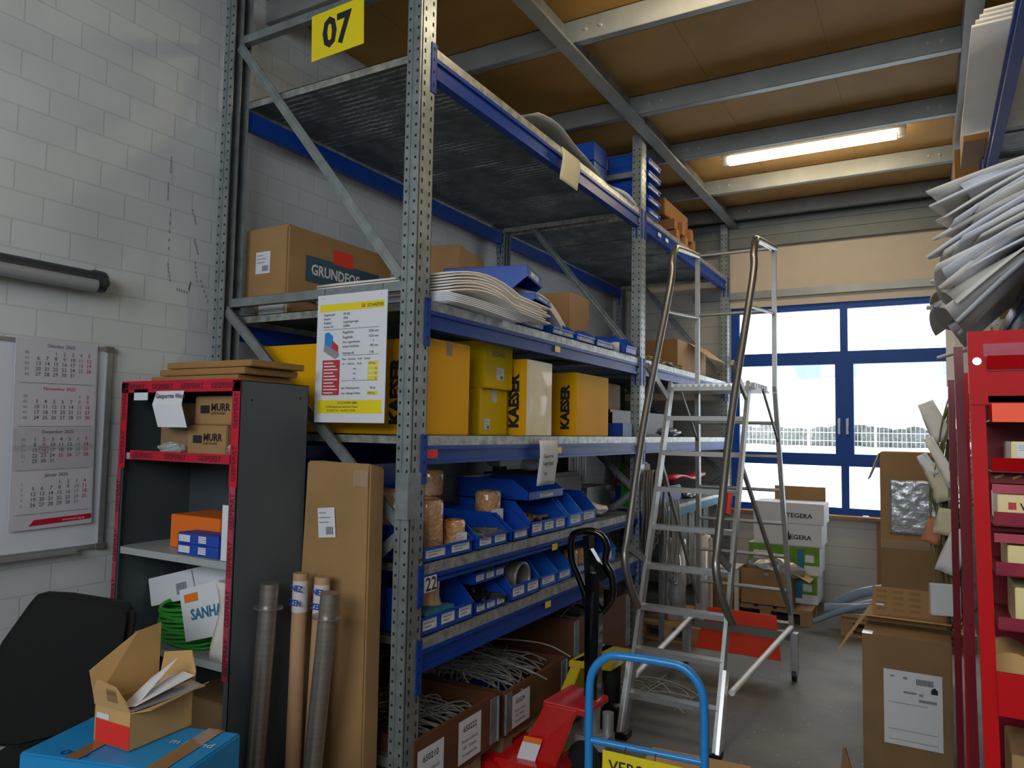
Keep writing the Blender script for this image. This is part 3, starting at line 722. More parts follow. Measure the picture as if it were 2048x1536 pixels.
make_bin('blue bin farthest from the front post on the lowest shelf', .45, .34, .22, 'binl', (XB-.25, 4.95, S1z), 0, G2, 1)
tipped(-2.75, 2.98, S1z, .5, .24, .3, 0, 'blue bin at the back of the lowest shelf')
roll(-2.1, 2.92, S1z+.01, .055, .235, 'wrapped bottle in clear film on the lowest shelf', neck=1)
b = MB(); b.bx(-2.08, -2.0, 2.75, 2.98, S1z+.085, S1z+.1, 'teal', Matrix()); tag(b.build('grey_strip'), 'grey green plastic strip lying in the lowest shelf bin', 'strip')
def debris(cx, cy, z, sx, sy, m, label, n=26, seed=5, name='loose_fittings'):
    rr = random.Random(seed); b = MB()
    for i in range(n):
        x = cx+rr.uniform(-sx, sx); y = cy+rr.uniform(-sy, sy); a = rr.uniform(0, PI); l = rr.uniform(.03, .07)
        b.bar((x-l*math.cos(a), y-l*math.sin(a), z+rr.uniform(0, .03)), (x+l*math.cos(a), y+l*math.sin(a), z+rr.uniform(0, .03)), .015, .015, m)
    return tag(b.build(name), label, 'fittings', kind='stuff')
debris(XB-.13, 3.35, S1z+.2, .1, .1, 'black', 'dark loose fittings in the upper blue bin')
debris(XB-.11, 3.33, S1z+.06, .1, .1, 'black', 'dark loose fittings in the lower blue bin', seed=8)
debris(XB-.2, 3.98, S2z+.07, .15, .15, 'cardd', 'brown loose parts in the wide open bin', seed=9)
debris(XB-.15, 3.33, S2z+.05, .12, .1, 'hosed', 'grey loose parts in the second bin of the roll shelf', seed=10)
b = MB()
for k in range(7): b.tube([(XB-.03-k*.012, 3.71+.085*math.cos(a*PI/8), S1z+.1+.085*math.sin(a*PI/8)) for a in range(16)], .009, 'hosed' if k else 'galvl', 6, closed=True)
tag(b.build('cable_coil'), 'coil of grey cable standing in a blue bin', 'coil')
roll(-2.1, 4.5, S1z+.01, .05, .14, 'left wrapped roll in the bin on the lowest shelf')
roll(-2.1, 4.62, S1z+.01, .05, .14, 'right wrapped roll in the bin on the lowest shelf')
roll(-2.25, 4.05, S1z+.15, .055, .1, 'wrapped roll standing behind the light blue bins')
box_thing('cardboard_box', 'flat brown carton behind the light blue bins on the lowest shelf', 'carton', -2.85, -2.5, 4.2, 4.9, S1z, S1z+.22, 'cardd')

# ------------------------------------------------------------------ level 4 contents
S4 = 2.343
def gdeco(t, W, hx, hy, h):
    F = W @ fX(hx, -hy, 0)
    q = MB(); q.rect(F, .13, 2*hy*.86, .10, .245, 'gteal', .0015); q.build('printed_band', t)
    q = MB(); q.text('GRUNDFOS', F, .17, .145, .082, 'paper', bold=.025, off=.0025, sx=.9); 
    q.add([tuple(F @ Vector(p)) for p in ((.63, .14, .003), (.67, .14, .003), (.65, .2, .003))], [(0, 1, 2)], 'paper'); q.build('lettering', t)
    q = MB(); q.rect(F, .34, .5, .235, .32, 'redtag', .003); q.build('warning_sticker', t)
    sticker(t, W @ fF(-hx, -hy, 0), .09, .2, .13, .25)
box_thing('cardboard_box', 'large brown carton reading GRUNDFOS beside the rear post', 'carton', -3.28, -2.95, 2.74, 3.60, S4+.105, S4+.49, 'card', deco=gdeco, bev=.01)
b = MB(); b.bx(-3.26, -2.98, 2.80, 3.58, S4, S4+.104, 'cardd'); b.bx(-3.2, -3.0, 2.775, 2.80, S4+.01, S4+.08, 'paper'); tag(b.build('flat_carton', bevel=.003), 'flat dark carton lying under the GRUNDFOS carton', 'carton')
box_thing('cardboard_box', 'brown carton standing behind the foam sheets', 'carton', -2.95, -2.62, 3.75, 4.25, S4+.1, S4+.58, 'card', rz=.25)
b = MB(); b.bx(-3.05, -2.5, 3.7, 4.3, S4, S4+.098, 'cardd'); tag(b.build('cardboard_box', bevel=.004), 'flat dark carton under the brown carton behind the foam', 'carton')
box_thing('cardboard_box', 'tan carton right of the white foam stack on the fourth level', 'carton', -2.6, -2.25, 4.75, 5.1, S4, S4+.42, 'card')
# foam stacks
for i in range(7):
    zz = S4+.045+i*.014; e = R.uniform(-.02, .02)
    def fn(u, v, zz=zz, e=e, i=i):
        x = -2.75+.82*u; y = 2.76+(.95-.05*(i % 3)+e)*v-.12*u*(1-v)*0
        hump = .075*math.sin(PI*min(1, v*1.5))*(1-.3*u); droop = -.05*max(0, v-.55)*1.2
        return (x+.05*v, y, zz+hump*.9+droop)
    b = MB(); b.sheet(fn, 5, 12, .009, 'foam'); tag(b.build('foam_sheet'), 'white foam sheet in the loose stack behind the front post', 'foam sheet', 'foam sheets stacked behind the front post')
for i in range(5):
    zz = S4+.002+i*.009
    b = MB(); b.sheet(lambda u, v, zz=zz, i=i: (-2.7+.78*u, 2.74+(.72+.04*i)*v, zz+.006*math.sin(v*5)), 3, 6, .006, 'foamg'); tag(b.build('foam_sheet'), 'flat foam sheet lying under the arched foam stack', 'foam sheet', 'flat foam sheets under the arched stack')
for i in range(4):
    zz = S4+.14+i*.014
    def fn(u, v, zz=zz, i=i):
        x = -2.9+.85*u; y = 3.75+.62*v
        return (x, y, zz+.20*math.sin(PI*(.25+.75*v))*(1-.25*u)-.12*max(0, u-.7)*2-.1*v)
    b = MB(); b.sheet(fn, 8, 10, .01, 'foam'); tag(b.build('foam_sheet'), 'white foam sheet curved over the shelf behind the blue bins', 'foam sheet', 'curved foam sheets behind the blue bins')
GF = 'blue bins along the edge of the fourth level'
make_bin('upturned blue bin lying on top of the foam sheets', .5, .36, .15, 'bin', (-2.24, 3.68, S4+.19), .25, GF, 1, flip=True)
make_bin('upturned blue bin below the topmost blue bin on the foam', .5, .32, .08, 'bin', (-2.2, 3.72, S4+.108), .2, GF, 1, flip=True)
make_bin('low blue bin right of the foam sheet tips', .4, .3, .1, 'bin', (XB-.17, 3.66, S4), .0, GF, 1)
make_bin('low blue bin second right of the foam sheet tips', .4, .3, .1, 'bin', (XB-.17, 4.08, S4), .0, GF, 2)
make_bin('low blue bin third right of the foam sheet tips', .4, .28, .1, 'bin', (XB-.17, 4.42, S4), .0, GF, 1)
make_bin('low blue bin holding white fittings near the second post', .4, .3, .1, 'bin', (XB-.17, 4.75, S4), .0, GF, 2)
make_bin('low blue bin touching the second post', .35, .22, .13, 'bin', (XB-.12, 5.2, S4), .0, GF, 0)
b = MB(); b.lathe([(0, 0), (.03, 0), (.03, .07), (0, .07)], 'paper', (-2.0, 5.02, S4), 10); tag(b.build('plastic_plug'), 'white plastic cap on the deck edge between blue bins', 'cap')
crumple('clear_bag', 'crumpled clear bag with brown contents by the second post', 'bag', (-2.4, 5.25, S4), (.16, .12, .17), 'film', 6)
box_thing('orange_box', 'orange brown open carton beyond the second post on the fourth level', 'carton', -2.6, -2.05, 6.7, 7.7, S4, S4+.3, 'cardo')
b = MB(); b.hexa([(-2.05, 7.05, S4+.3), (-1.85, 7.05, S4+.15), (-2.05, 7.72, S4+.3), (-1.85, 7.72, S4+.15), (-2.05, 7.05, S4+.303), (-1.85, 7.05, S4+.153), (-2.05, 7.72, S4+.303), (-1.85, 7.72, S4+.153)], 'cardl'); tag(b.build('box_flap'), 'loose cardboard flap over the aisle edge beyond the second post', 'flap')
for i, (y, s) in enumerate(((6.0, .1), (6.25, .12), (6.5, .1), (6.75, .09))):
    crumple('wrapped_part', ['yellowish wrapped part nearest the second post', 'yellowish wrapped part second beyond the second post', 'silver wrapped part on the deck beyond the second post', 'dull wrapped part next to the orange carton'][i], 'part', (-2.12, y, S4), (.1, s, .07), ['duck', 'duck', 'silver', 'duck'][i], 20+i)

# ------------------------------------------------------------------ level 5 contents
S5 = 3.532
def fn(u, v):
    x = -2.5+.53*u; y = 3.7+1.65*v
    h = .22*math.sin(PI*min(1, .15+v*.85))**.7*(1-.5*u)+.02
    return (x+.02*math.sin(v*9), y, S5+.004+max(0, h-.18*u*v)+.012*math.sin(v*17+u*6))
b = MB(); b.sheet(fn, 8, 22, .002, 'film'); tag(b.build('plastic_cover'), 'crumpled milky plastic film draped on the topmost deck', 'film')
for i in range(5):
    make_bin(['lowest', 'second lowest', 'middle', 'second highest', 'highest'][i]+' blue bin of the stack behind the second post on the top deck', .35, .3, .1, 'bin', (-2.13, 5.74, S5+i*.102), .0, 'blue bins stacked on the top deck', 1)
b = MB()
for i in range(3): b.bx(-2.6, -2.2, 5.05, 5.3, S5+i*.15, S5+i*.15+.14, 'bin')
tag(b.build('blue_crate'), 'blue crate column behind the second post on the top deck', 'crate')
w = thing('wooden_bundle', 'bundle of orange brown wooden battens on the far top deck', 'wood', (-2.25, 7.0, S5))
for i in range(14):
    b = MB(); y = 6.5+.09*(i % 7); z = S5+.05+.09*(i//7); b.bx(-2.75, -2.0-.02*(i % 3), y, y+.075, z-.045, z+.035+R.uniform(0, .04), 'woodo'); b.build('batten', w)
b = MB(); b.bx(-2.6, -2.1, 6.45, 7.2, S5+.24, S5+.4, 'cardo'); tag(b.build('brown_carton', bevel=.006), 'orange brown carton lying on the wooden battens', 'carton')
for i in range(2):
    small('beam_label', fX(-1.976, 0, 0), 5.9+i*.2, 5.98+i*.2, 3.42, 3.45, 'paper', ['white label on the top beam just beyond the second post', 'white label on the top beam farther beyond the second post'][i], 'label')

# ------------------------------------------------------------------ level 3, second half
for i, (x, y, z, h) in enumerate(((-2.3, 5.02, 0, .16), (-2.32, 5.03, .162, .15), (-2.15, 5.2, 0, .01), (-2.28, 5.2, .012+0, .17))):
    if i == 2: continue
    box_thing('white_carton', ['lower white carton right of the yellow cartons', 'upper white carton right of the yellow cartons', '', 'white carton tucked behind the second post'][i], 'carton', x-.12, x+.12, y-.05, y+.12 if i < 2 else y+.14, S3+z+(.125 if i == 3 else .0), S3+z+h+(.125 if i == 3 else 0), 'paper') if i < 2 else None
box_thing('blue_box', 'low blue box at the end of the yellow cartons', 'box', -2.2, -2.0, 5.06+.12, 5.38, S3, S3+.1, 'rblue', body='box_body')
b = MB(); b.bx(-2.9, -2.3, 5.7, 7.4, S3, S3+.22, 'black'); tag(b.build('black_crate', bevel=.02), 'long black crate on the shelf behind the ladder', 'crate')
box_thing('cardboard_box', 'brown carton on the black crate behind the ladder', 'carton', -2.7, -2.4, 5.75, 6.15, S3+.222, S3+.45, 'cardd')
crumple('silver_bag', 'crumpled silver bag on the shelf edge behind the ladder', 'bag', (-2.1, 6.6, S3), (.1, .2, .08), 'silver', 31)

# ------------------------------------------------------------------ under the rack: collar boxes with hoses
def collar(x0, x1, y0, y1, z0, z1, label, labels=()):
    t = thing('pallet_collar', label, 'crate', ((x0+x1)/2, (y0+y1)/2, z0)); th = .02
    for n_, a in (('front_board', (x1-th, x1, y0, y1)), ('back_board', (x0, x0+th, y0, y1)), ('side_board', (x0+th, x1-th, y0, y0+th)), ('side_board', (x0+th, x1-th, y1-th, y1)), ):
        b = MB(); b.bx(*a, z0, z1, 'ply'); b.build(n_, t)
    b = MB(); b.bx(x0+th, x1-th, y0+th, y1-th, z0, z0+.012, 'ply'); b.build('base_board', t)
    for yy in ((y1,) if y0 < 2.7 else (y0, y1)):
        b = MB(); s = 1 if yy == y0 else -1
        a0, a1 = sorted((yy, yy+s*.07)); b.bx(x1, x1+.004, a0, a1, z0+.02, z1-.01, 'galv'); b.tube([(x1+.004, yy, z0+.02), (x1+.004, yy, z1-.01)], .009, 'galv', 8); b.build('hinge', t)
    for (y, z, w, h, tx) in labels:
        F = fX(x1+.001, 0, 0); q = MB(); q.rect(F, y, y+w, z, z+h, 'paper', .001)
        q.text(tx[0], F, y+w/2, z+h*.7, h*.2, 'ink', 'CENTER', .02)
        for i, s in enumerate(tx[1:]): q.text(s, F, y+w/2, z+h*(.45-.16*i), h*.115, 'ink', 'CENTER', .01)
        q.build('paper_label', t)
    return t
def pallet(x0, x1, y0, y1, label, z=0, along='x', m='wood'):
    t = thing('wooden_pallet', label, 'pallet', ((x0+x1)/2, (y0+y1)/2, z))
    n = 5
    for i in range(n):
        b = MB(); w = (y1-y0)/n*.82 if along == 'x' else (x1-x0)/n*.82
        if along == 'x': c = y0+w/2+(y1-y0-w)*i/(n-1); b.bx(x0, x1, c-w/2, c+w/2, z+.122, z+.144, m)
        else: c = x0+w/2+(x1-x0-w)*i/(n-1); b.bx(c-w/2, c+w/2, y0, y1, z+.122, z+.144, m)
        b.build('deck_board', t)
    for i in range(3):
        b = MB()
        if along == 'x': c = x0+.05+(x1-x0-.1)*i/2; b.bx(c-.05, c+.05, y0, y1, z+.1, z+.122, m)
        else: c = y0+.05+(y1-y0-.1)*i/2; b.bx(x0, x1, c-.05, c+.05, z+.1, z+.122, m)
        b.build('stringer_board', t)
        b = MB()
        if along == 'x': c = y0+.05+(y1-y0-.1)*i/2; b.bx(x0, x1, c-.05, c+.05, z, z+.022, m)
        else: c = x0+.05+(x1-x0-.1)*i/2; b.bx(c-.05, c+.05, y0, y1, z, z+.022, m)
        b.build('bottom_board', t)
        for j in range(3):
            cx = x0+.05+(x1-x0-.1)*i/2; cy = y0+.05+(y1-y0-.1)*j/2
            b = MB(); b.bx(cx-.05, cx+.05, cy-.05, cy+.05, z+.022, z+.1, m); b.build('block', t)
    return t
pallet(-3.12, -1.98, 2.72, 3.22, 'wooden pallet under the hose box nearest the front post')
collar(-3.12, -1.96, 2.64, 3.34, .146, .40, 'brown plywood hose box reading 650210 and 650222', [(2.66+.0, .15, .2, .2, ('650210', 'Panzerschlauch', '300mm')), (2.98, .17, .2, .2, ('650222', 'Panzerschlauch', '3/8"  500mm', 'Innengewinde'))])
pallet(-3.12, -1.98, 3.44, 4.16, 'wooden pallet under the second hose box')
collar(-3.12, -1.96, 3.42, 4.16, .146, .38, 'brown plywood hose box second from the front post', [(3.47, .17, .22, .17, ('650224', 'Panzerschlauch', '3/8" 700mm', 'Innengewinde'))])
pallet(-3.12, -2.0, 4.36, 5.34, 'wooden pallet under the far hose box')
collar(-3.12, -2.0, 4.36, 5.34, .146, .55, 'higher brown plywood box at the far end under the rack')
def hoses(x0, x1, y0, y1, z, n, label, seed, m='hose', over=None, r=.0045):
    rr = random.Random(seed); b = MB()
    for i in range(n):
        x = rr.uniform(x0, x1); y = rr.uniform(y0, y1); a = rr.uniform(-.6, .6)+PI/2*(rr.random() < .35); L = rr.uniform(.25, .42)
        pts = []
        cx = (x0+x1)/2+(x-(x0+x1)/2)*.6; cy = (y0+y1)/2+(y-(y0+y1)/2)*.6
        for k in range(5):
            s = (k/4-.5)*2
            pts.append((min(x1, max(x0, cx+L*s*math.cos(a)+.04*math.sin(i+k))), min(y1, max(y0, cy+L*s*math.sin(a)+.05*math.cos(i*2+k))), z+.05*(1-s*s)+rr.uniform(-.02, .04)))
        b.tube(bez(pts, 4), r, m, 6)
    if over:
        for pts in over: b.tube(bez(pts, 6), r, m, 6)
    return tag(b.build('braided_hoses'), label, 'hoses', kind='stuff')
hoses(-3.0, -2.05, 2.78, 3.28, .28, 110, 'tangle of braided steel hoses in the nearest plywood box', 1)
hoses(-3.0, -2.05, 3.5, 4.1, .33, 130, 'tangle of braided steel hoses in the second plywood box', 2, over=[[(-2.9, 3.5, .42), (-2.4, 3.6, .5), (-2.0, 3.7, .42), (-1.9, 3.78, .36)], [(-2.8, 3.3, .44), (-2.4, 3.7, .52), (-2.05, 3.95, .5), (-1.88, 4.05, .42)], [(-2.6, 3.5, .4), (-2.2, 3.55, .4), (-1.93, 3.6, .34)]])
hoses(-2.9, -2.1, 4.35, 5.2, .45, 60, 'dark tangle of hoses in the far plywood box', 3, 'hosed')
hoses(-1.85, -1.35, 4.5, 5.1, .03, 12, 'braided hoses lying on the floor beside the ladder', 4)
b = MB(); b.bx(-2.6, -2.2, 3.55, 3.9, .16, .30, 'rblue'); tag(b.build('blue_tray', bevel=.01), 'dark blue tray buried under the braided hoses', 'tray')

# ------------------------------------------------------------------ cabinet with blocked goods
CX0, CX1, CY0, CY1, CH = -3.27, -2.47, 2.07, 2.45, 1.94
cb = thing('open_cabinet', 'open grey steel cabinet edged with red barrier tape', 'cabinet', ((CX0+CX1)/2, (CY0+CY1)/2, 0))
b = MB(); b.bx(CX1-.003, CX1, CY0, CY1, 0, CH, 'cab'); b.bx(CX1-.03, CX1, CY0, CY0+.003, 0, CH, 'cab')
for y, z in ((CY0+.06, CH-.08), (CY1-.05, CH-.06)): b.tube([(CX1, y, z), (CX1+.001, y, z)], .005, 'hole', 8)
b.build('side_panel', cb)
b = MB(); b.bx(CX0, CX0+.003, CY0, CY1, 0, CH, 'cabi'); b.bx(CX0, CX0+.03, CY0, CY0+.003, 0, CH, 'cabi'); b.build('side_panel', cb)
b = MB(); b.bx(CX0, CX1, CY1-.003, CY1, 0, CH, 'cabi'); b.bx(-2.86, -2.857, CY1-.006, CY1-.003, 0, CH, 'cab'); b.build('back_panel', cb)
b = MB(); b.bx(CX0, CX1, CY0, CY1, CH-.003, CH, 'cab'); b.bx(CX0, CX1, CY0, CY0+.003, CH-.04, CH, 'cab'); b.build('top_panel', cb)
for z in (1.62, 1.19, .78, .3):
    b = MB(); b.bx(CX0+.004, CX1-.004, CY0+.01, CY1-.004, z-.004, z, 'shelfw'); b.bx(CX0+.03, CX1-.03, CY0+.006, CY0+.01, z-.03, z, 'shelfw'); b.build('shelf', cb)
b = MB(); b.tube([(-2.61, CY1-.012, 1.39), (-2.61, CY1-.003, 1.39)], .02, 'alu', 12); b.build('lock', cb)
def tape(x0, x1, z0, z1, m, horiz, n):
    b = MB(); F = fF(0, CY0, 0); b.rect(F, x0, x1, z0, z1, m, .004)
    for i in range(n):
        if horiz: b.text('GESPERRT', F, x0+.02+i*(x1-x0)/n, (z0+z1)/2-.012, .033, 'tink', bold=.02, off=.0055)
        else: b.text('GESPERRT', F, (x0+x1)/2+.012, z0+.02+i*(z1-z0)/n, .033, 'tink', bold=.02, rot=PI/2, off=.0055)
    b.build('barrier_tape', cb)
tape(CX0-.005, CX1+.005, CH-.045, CH+.008, 'redtape', True, 4)
tape(CX0-.005, CX0+.045, 1.55, CH, 'redtape', False, 2); tape(CX0-.01, CX0+.02, .2, 1.55, 'redtape2', False, 6)
tape(CX1-.045, CX1+.003, 1.5, CH, 'redtape', False, 2); tape(CX1-.04, CX1-.004, .72, 1.5, 'redtape2', False, 4)
tape(CX0+.08, CX1-.04, 1.592, 1.632, 'redtape', True, 3)
def murr(t, W, hx, hy, h):
    F = W @ fF(-hx, -hy, 0); q = MB(); q.rect(F, .04, .1, .05, .085, 'ink', .0015); q.text('MURR', F, .11, .062, .045, 'ink', bold=.03, off=.002); q.text('ELEKTRONIK', F, .11, .045, .016, 'ink', off=.002); q.build('lettering', t)
box_thing('cardboard_box', 'lower brown MURR carton on the top cabinet shelf', 'carton', -2.89, -2.63, 2.14, 2.42, 1.622, 1.752, 'card', deco=murr)
box_thing('cardboard_box', 'upper brown MURR carton on the top cabinet shelf', 'carton', -2.86, -2.59, 2.15, 2.42, 1.754, 1.88, 'card', deco=murr)
box_thing('cardboard_box', 'brown carton left of the MURR cartons, half hidden by the notice', 'carton', -3.11, -2.9, 2.16, 2.42, 1.622, 1.85, 'cardd')
crumple('clear_bag', 'clear bag with green gloves on the top cabinet shelf', 'bag', (-2.97, 2.12, 1.622), (.09, .03, .05), 'bag', 40)
crumple('green_glove', 'green glove on top of the clear bag in the cabinet', 'glove', (-2.93, 2.12, 1.73), (.05, .025, .012), 'green', 41)
crumple('clear_pouch', 'small clear pouch right of the MURR cartons', 'bag', (-2.56, 2.12, 1.622), (.03, .02, .05), 'silver', 42)
nt_ = thing('notice_sheet', 'folded white notice reading Gesperrte Ware taped in the cabinet', 'notice', (-2.9, 2.06, 1.76))
F = fF(-3.02, 2.062, 1.74)
b = MB(); b.add([tuple(F @ Vector(p)) for p in ((.03, 0, .0), (.23, 0, 0), (.2, .1, .01), (.2, .16, 0), (0.01, .16, 0), (0, .1, .012))], [(0, 1, 2, 5), (5, 2, 3, 4)], 'paper'); b.build('paper', nt_)
b = MB(); b.text('Gesperrte Ware', F, .02, .128, .03, 'ink', bold=.01, off=.012); b.build('lettering', nt_)
b = MB(); b.bx(-3.18, -3.08, 2.066, 2.068, 1.86, 1.91, 'paper'); tag(b.build('paper_card'), 'small blank card left of the notice in the cabinet', 'card')
box_thing('orange_box', 'bright orange carton on the middle cabinet shelf', 'carton', -3.06, -2.72, 2.2, 2.42, 1.192, 1.34, 'orange', bev=.002)
def bl(t, W, hx, hy, h):
    F = W @ fF(-hx, -hy, 0); sticker(t, F, .01, .085, .008, h-.008, lines=2, code=False)
    q = MB()
    for i in range(4): q.rect(F, .14, .19, h*.2+i*h*.17, h*.2+i*h*.17+.006, 'paper', .0015)
    q.build('print', t)
box_thing('blue_box', 'lower small blue carton beside the orange carton', 'carton', -2.87, -2.6, 2.1, 2.2, 1.192, 1.237, 'bblue', deco=bl, bev=.002)
box_thing('blue_box', 'upper small blue carton beside the orange carton', 'carton', -2.87, -2.6, 2.1, 2.2, 1.239, 1.284, 'bblue', deco=bl, bev=.002)
b = MB(); b.bx(-2.575, -2.52, 2.09, 2.10, 1.192, 1.42, 'paper'); tag(b.build('white_board'), 'narrow white board standing at the right of the middle cabinet shelf', 'board')
# lower compartment
t = thing('long_carton', 'long white scuffed carton leaning diagonally in the cabinet', 'carton', (-2.9, 2.2, .8))
b = MB(); b.bar((-3.25, 2.29, .95), (-2.52, 2.29, 1.14), .1, .13, M['paper'], (0, 0, 1)); b.build('carton_body', t, bevel=.003)
b = MB(); b.bar((-2.93, 2.238, 1.033), (-2.925, 2.238, 1.035), .002, .12, 'grey', (0, 0, 1)); b.bar((-3.05, 2.2385, .99), (-2.98, 2.2385, 1.01), .002, .05, 'grey'); b.build('label_sticker', t)
t = thing('white_carton', 'white carton reading SANHA tilted in the cabinet', 'carton', (-2.75, 2.14, .8))
W = Matrix.Translation((-2.80, 2.105, .85)) @ Matrix.Rotation(math.radians(-16), 4, 'Y')
b = MB(W); b.bx(0, .26, 0, .06, -.03, .19, 'paper'); b.build('carton_body', t, bevel=.002)
F = W @ fF(0, 0, 0); b = MB(); b.text('SANHA', F, .06, .055, .062, 'teal', bold=.03, off=.002); b.rect(F, .03, .12, .13, .165, 'orange', .0015); b.build('lettering', t)
b = MB()
for k in range(17):
    zz = .80+.0085*k; rr_ = .17-.004*(k % 3)
    b.tube([(-2.90+rr_*1.15*math.cos(a*PI/14), 2.24+.13*math.sin(a*PI/14)-.0, zz+.012*math.sin(a*PI/7+k)) for a in range(28)], .0075, 'green', 6, closed=True)
tag(b.build('cable_coil'), 'coil of bright green cable on the lower cabinet shelf', 'cable')
def fn(u, v): return (-2.6+.07*u+.02*math.sin(v*4), 2.09+.01*math.sin(v*6+u*3), 1.1-.32*v)
b = MB(); b.sheet(fn, 4, 10, .002, 'film'); tag(b.build('plastic_sleeve'), 'white plastic sleeve hanging at the right of the cabinet', 'sleeve')
box_thing('cardboard_box', 'brown carton at the bottom of the cabinet', 'carton', -2.85, -2.52, 2.12, 2.42, .302, .6, 'cardd')
for i, (a, c, z) in enumerate(((-3.14, -2.55, 0), (-3.08, -2.51, .031), (-3.03, -2.47, .062))):
    b = MB(); b.bx(a, c, 2.12, 2.42, CH+.002+z, CH+.03+z, 'cardo'); tag(b.build('flat_carton', bevel=.003), ['lowest', 'middle', 'topmost'][i]+' flat folded carton on top of the cabinet', 'carton', 'flat cartons on the cabinet')

# ------------------------------------------------------------------ wall: whiteboard, calendar, lamp
wbt = thing('whiteboard', 'white magnetic board with aluminium frame on the brick wall', 'whiteboard', (WX+.01, 1.5, 1.17))
b = MB(); b.bx(WX+.004, WX+.014, .9, 2.07, 1.185, 2.10, 'wb'); b.build('board_panel', wbt)
b = MB()
for (a, c, z0, z1) in ((.88, 2.09, 1.17, 1.19), (.88, 2.09, 2.095, 2.112), (2.065, 2.09, 1.17, 2.112), (.88, .9, 1.17, 2.112)): b.bx(WX+.002, WX+.022, a, c, z0, z1, 'alu')
b.build('frame', wbt)
b = MB(); b.bx(WX+.02, WX+.06, 1.2, 1.95, 1.165, 1.18, 'alu'); b.build('pen_tray', wbt)
for z in (1.165, 2.09):
    b = MB(); b.bx(WX+.002, WX+.027, 2.055, 2.095, z, z+.027, 'hosed'); b.build('corner_cap', wbt)
cal = thing('wall_calendar', 'four month wall calendar from October 2025 to January 2026', 'calendar', (WX+.03, 1.85, 1.28))
th = math.radians(-2.2)
F = face((WX+.03, 1.67, 1.285), (0, 1, 0)); CW, CHh = .355, .83
# slight skew: the sheet hangs a little crooked
F = F @ Matrix.Translation((.0, 0, 0)) @ Matrix.Rotation(math.radians(1.0), 4, 'Z')
b = MB(); b.bx(0, CW, 0, CHh, -.004, 0, 'calp', F); b.build('backing', cal)
import calendar as _c
months = (('Oktober 2025', 2025, 10, 40, (3,)), ('November 2025', 2025, 11, 44, ()), ('Dezember 2025', 2025, 12, 49, (25, 26)), ('Januar 2026', 2026, 1, 1, (1,)))
for mi_, (nm, yy, mm, wk, hol) in enumerate(months):
    top = CHh-.01-mi_*.19
    p = MB(); p.rect(F, .005, CW-.005, top-.182, top, 'calp' if mi_ != 2 else 'calb', .001)
    p.rect(F, .02, CW-.02, top-.185, top-.183, 'grey', .0015)
    if mi_ == 2: p.rect(F, .005, CW-.005, top-.098, top-.075, 'shelfw', .0013)
    p.build('month_sheet', cal)
    p = MB(); p.text(nm, F, CW*.53, top-.024, .021, 'calk' if mi_ != 1 else 'redink', 'CENTER', .005, off=.002)
    weeks = _c.Calendar(0).monthdayscalendar(yy, mm)
    rows = 5
    for r_, w_ in enumerate(weeks[:rows]):
        y_ = top-.058-r_*.0235
        p.text(str(wk+r_ if mi_ != 2 or wk+r_ <= 52 else 1), F, .045, y_, .019, 'grey', 'CENTER', .0, off=.002)
        for d_, n_ in enumerate(w_):
            if n_:
                p.text(str(n_), F, .092+d_*.037, y_, .023, 'redink' if d_ == 6 or n_ in hol else ('grey' if d_ == 5 else 'calk'), 'CENTER', .006, off=.002)
    p.build('month_dates', cal)
p = MB(); y_ = CHh-.01-2*.19-.058-2*.0235; x_ = .092+.037
for a in ((x_-.018, x_+.018, y_-.005, y_-.003), (x_-.018, x_+.018, y_+.020, y_+.022), (x_-.018, x_-.016, y_-.005, y_+.022), (x_+.016, x_+.018, y_-.005, y_+.022)): p.rect(F, *a, 'redink', .003)
p.build('date_slider', cal)
p = MB(); p.add([tuple(F @ Vector(q)) for q in ((.08, .015, .002), (CW-.005, .022, .002), (CW-.005, .045, .002), (.1, .04, .002))], [(0, 1, 2, 3)], 'redtape'); p.text('www.maier-kg.de', F, .22, .026, .014, 'paper', off=.003); p.build('footer_stripe', cal)
lp = thing('wall_lamp', 'unlit dark grey strip lamp fixed high on the brick wall', 'lamp', (WX+.05, 1.3, 2.4))
b = MB(); b.tube([(WX+.06, .6, 2.41), (WX+.06, 1.98, 2.41)], .045, 'lampb', 14); b.build('housing', lp)
b = MB(); b.tube([(WX+.085, .62, 2.385), (WX+.085, 1.95, 2.385)], .032, 'lightoff', 12); b.build('diffuser', lp)
b = MB(); b.tube([(WX+.06, 1.95, 2.41), (WX+.06, 2.0, 2.41)], [.052, .05], 'lampb', 14); b.tube([(WX+.06, 2.0, 2.41), (WX+.06, 2.025, 2.41)], .016, 'lampb', 8); b.build('end_cap', lp)

# ------------------------------------------------------------------ office chair
ch = thing('office_chair', 'black office chair with upholstered back beside the cabinet', 'chair', (-2.78, 1.55, 0), .519)
W = WORLD[ch.name]
out = [(-.04, .275), (.05, .272), (.245, .245), (.28, .225), (.282, .18), (.262, .04), (.235, -.1), (.17, -.19), (.08, -.24), (-.12, -.29), (-.22, -.29), (-.27, -.2), (-.27, -.05), (-.2, .09), (-.10, .235), (-.075, .265)]
T = W @ Matrix.Translation((-.0, .05, .86)) @ Matrix.Rotation(PI/2+.06, 4, 'X')
b = MB(); b.prism(out, .055, 'fabric', T); b.build('backrest', ch, bevel=.02)
b = MB(W); b.bx(-.25, .24, -.02, .36, .46, .54, 'fabric'); b.build('seat', ch, bevel=.03)
b = MB(W); b.tube([(0, .12, .08), (0, .12, .46)], .03, 'black', 10); b.build('gas_column', ch)
b = MB(W); b.bar((0, .05, .5), (0, .05, .66), .07, .02, 'black', (0, 1, 0)); b.build('back_support', ch)
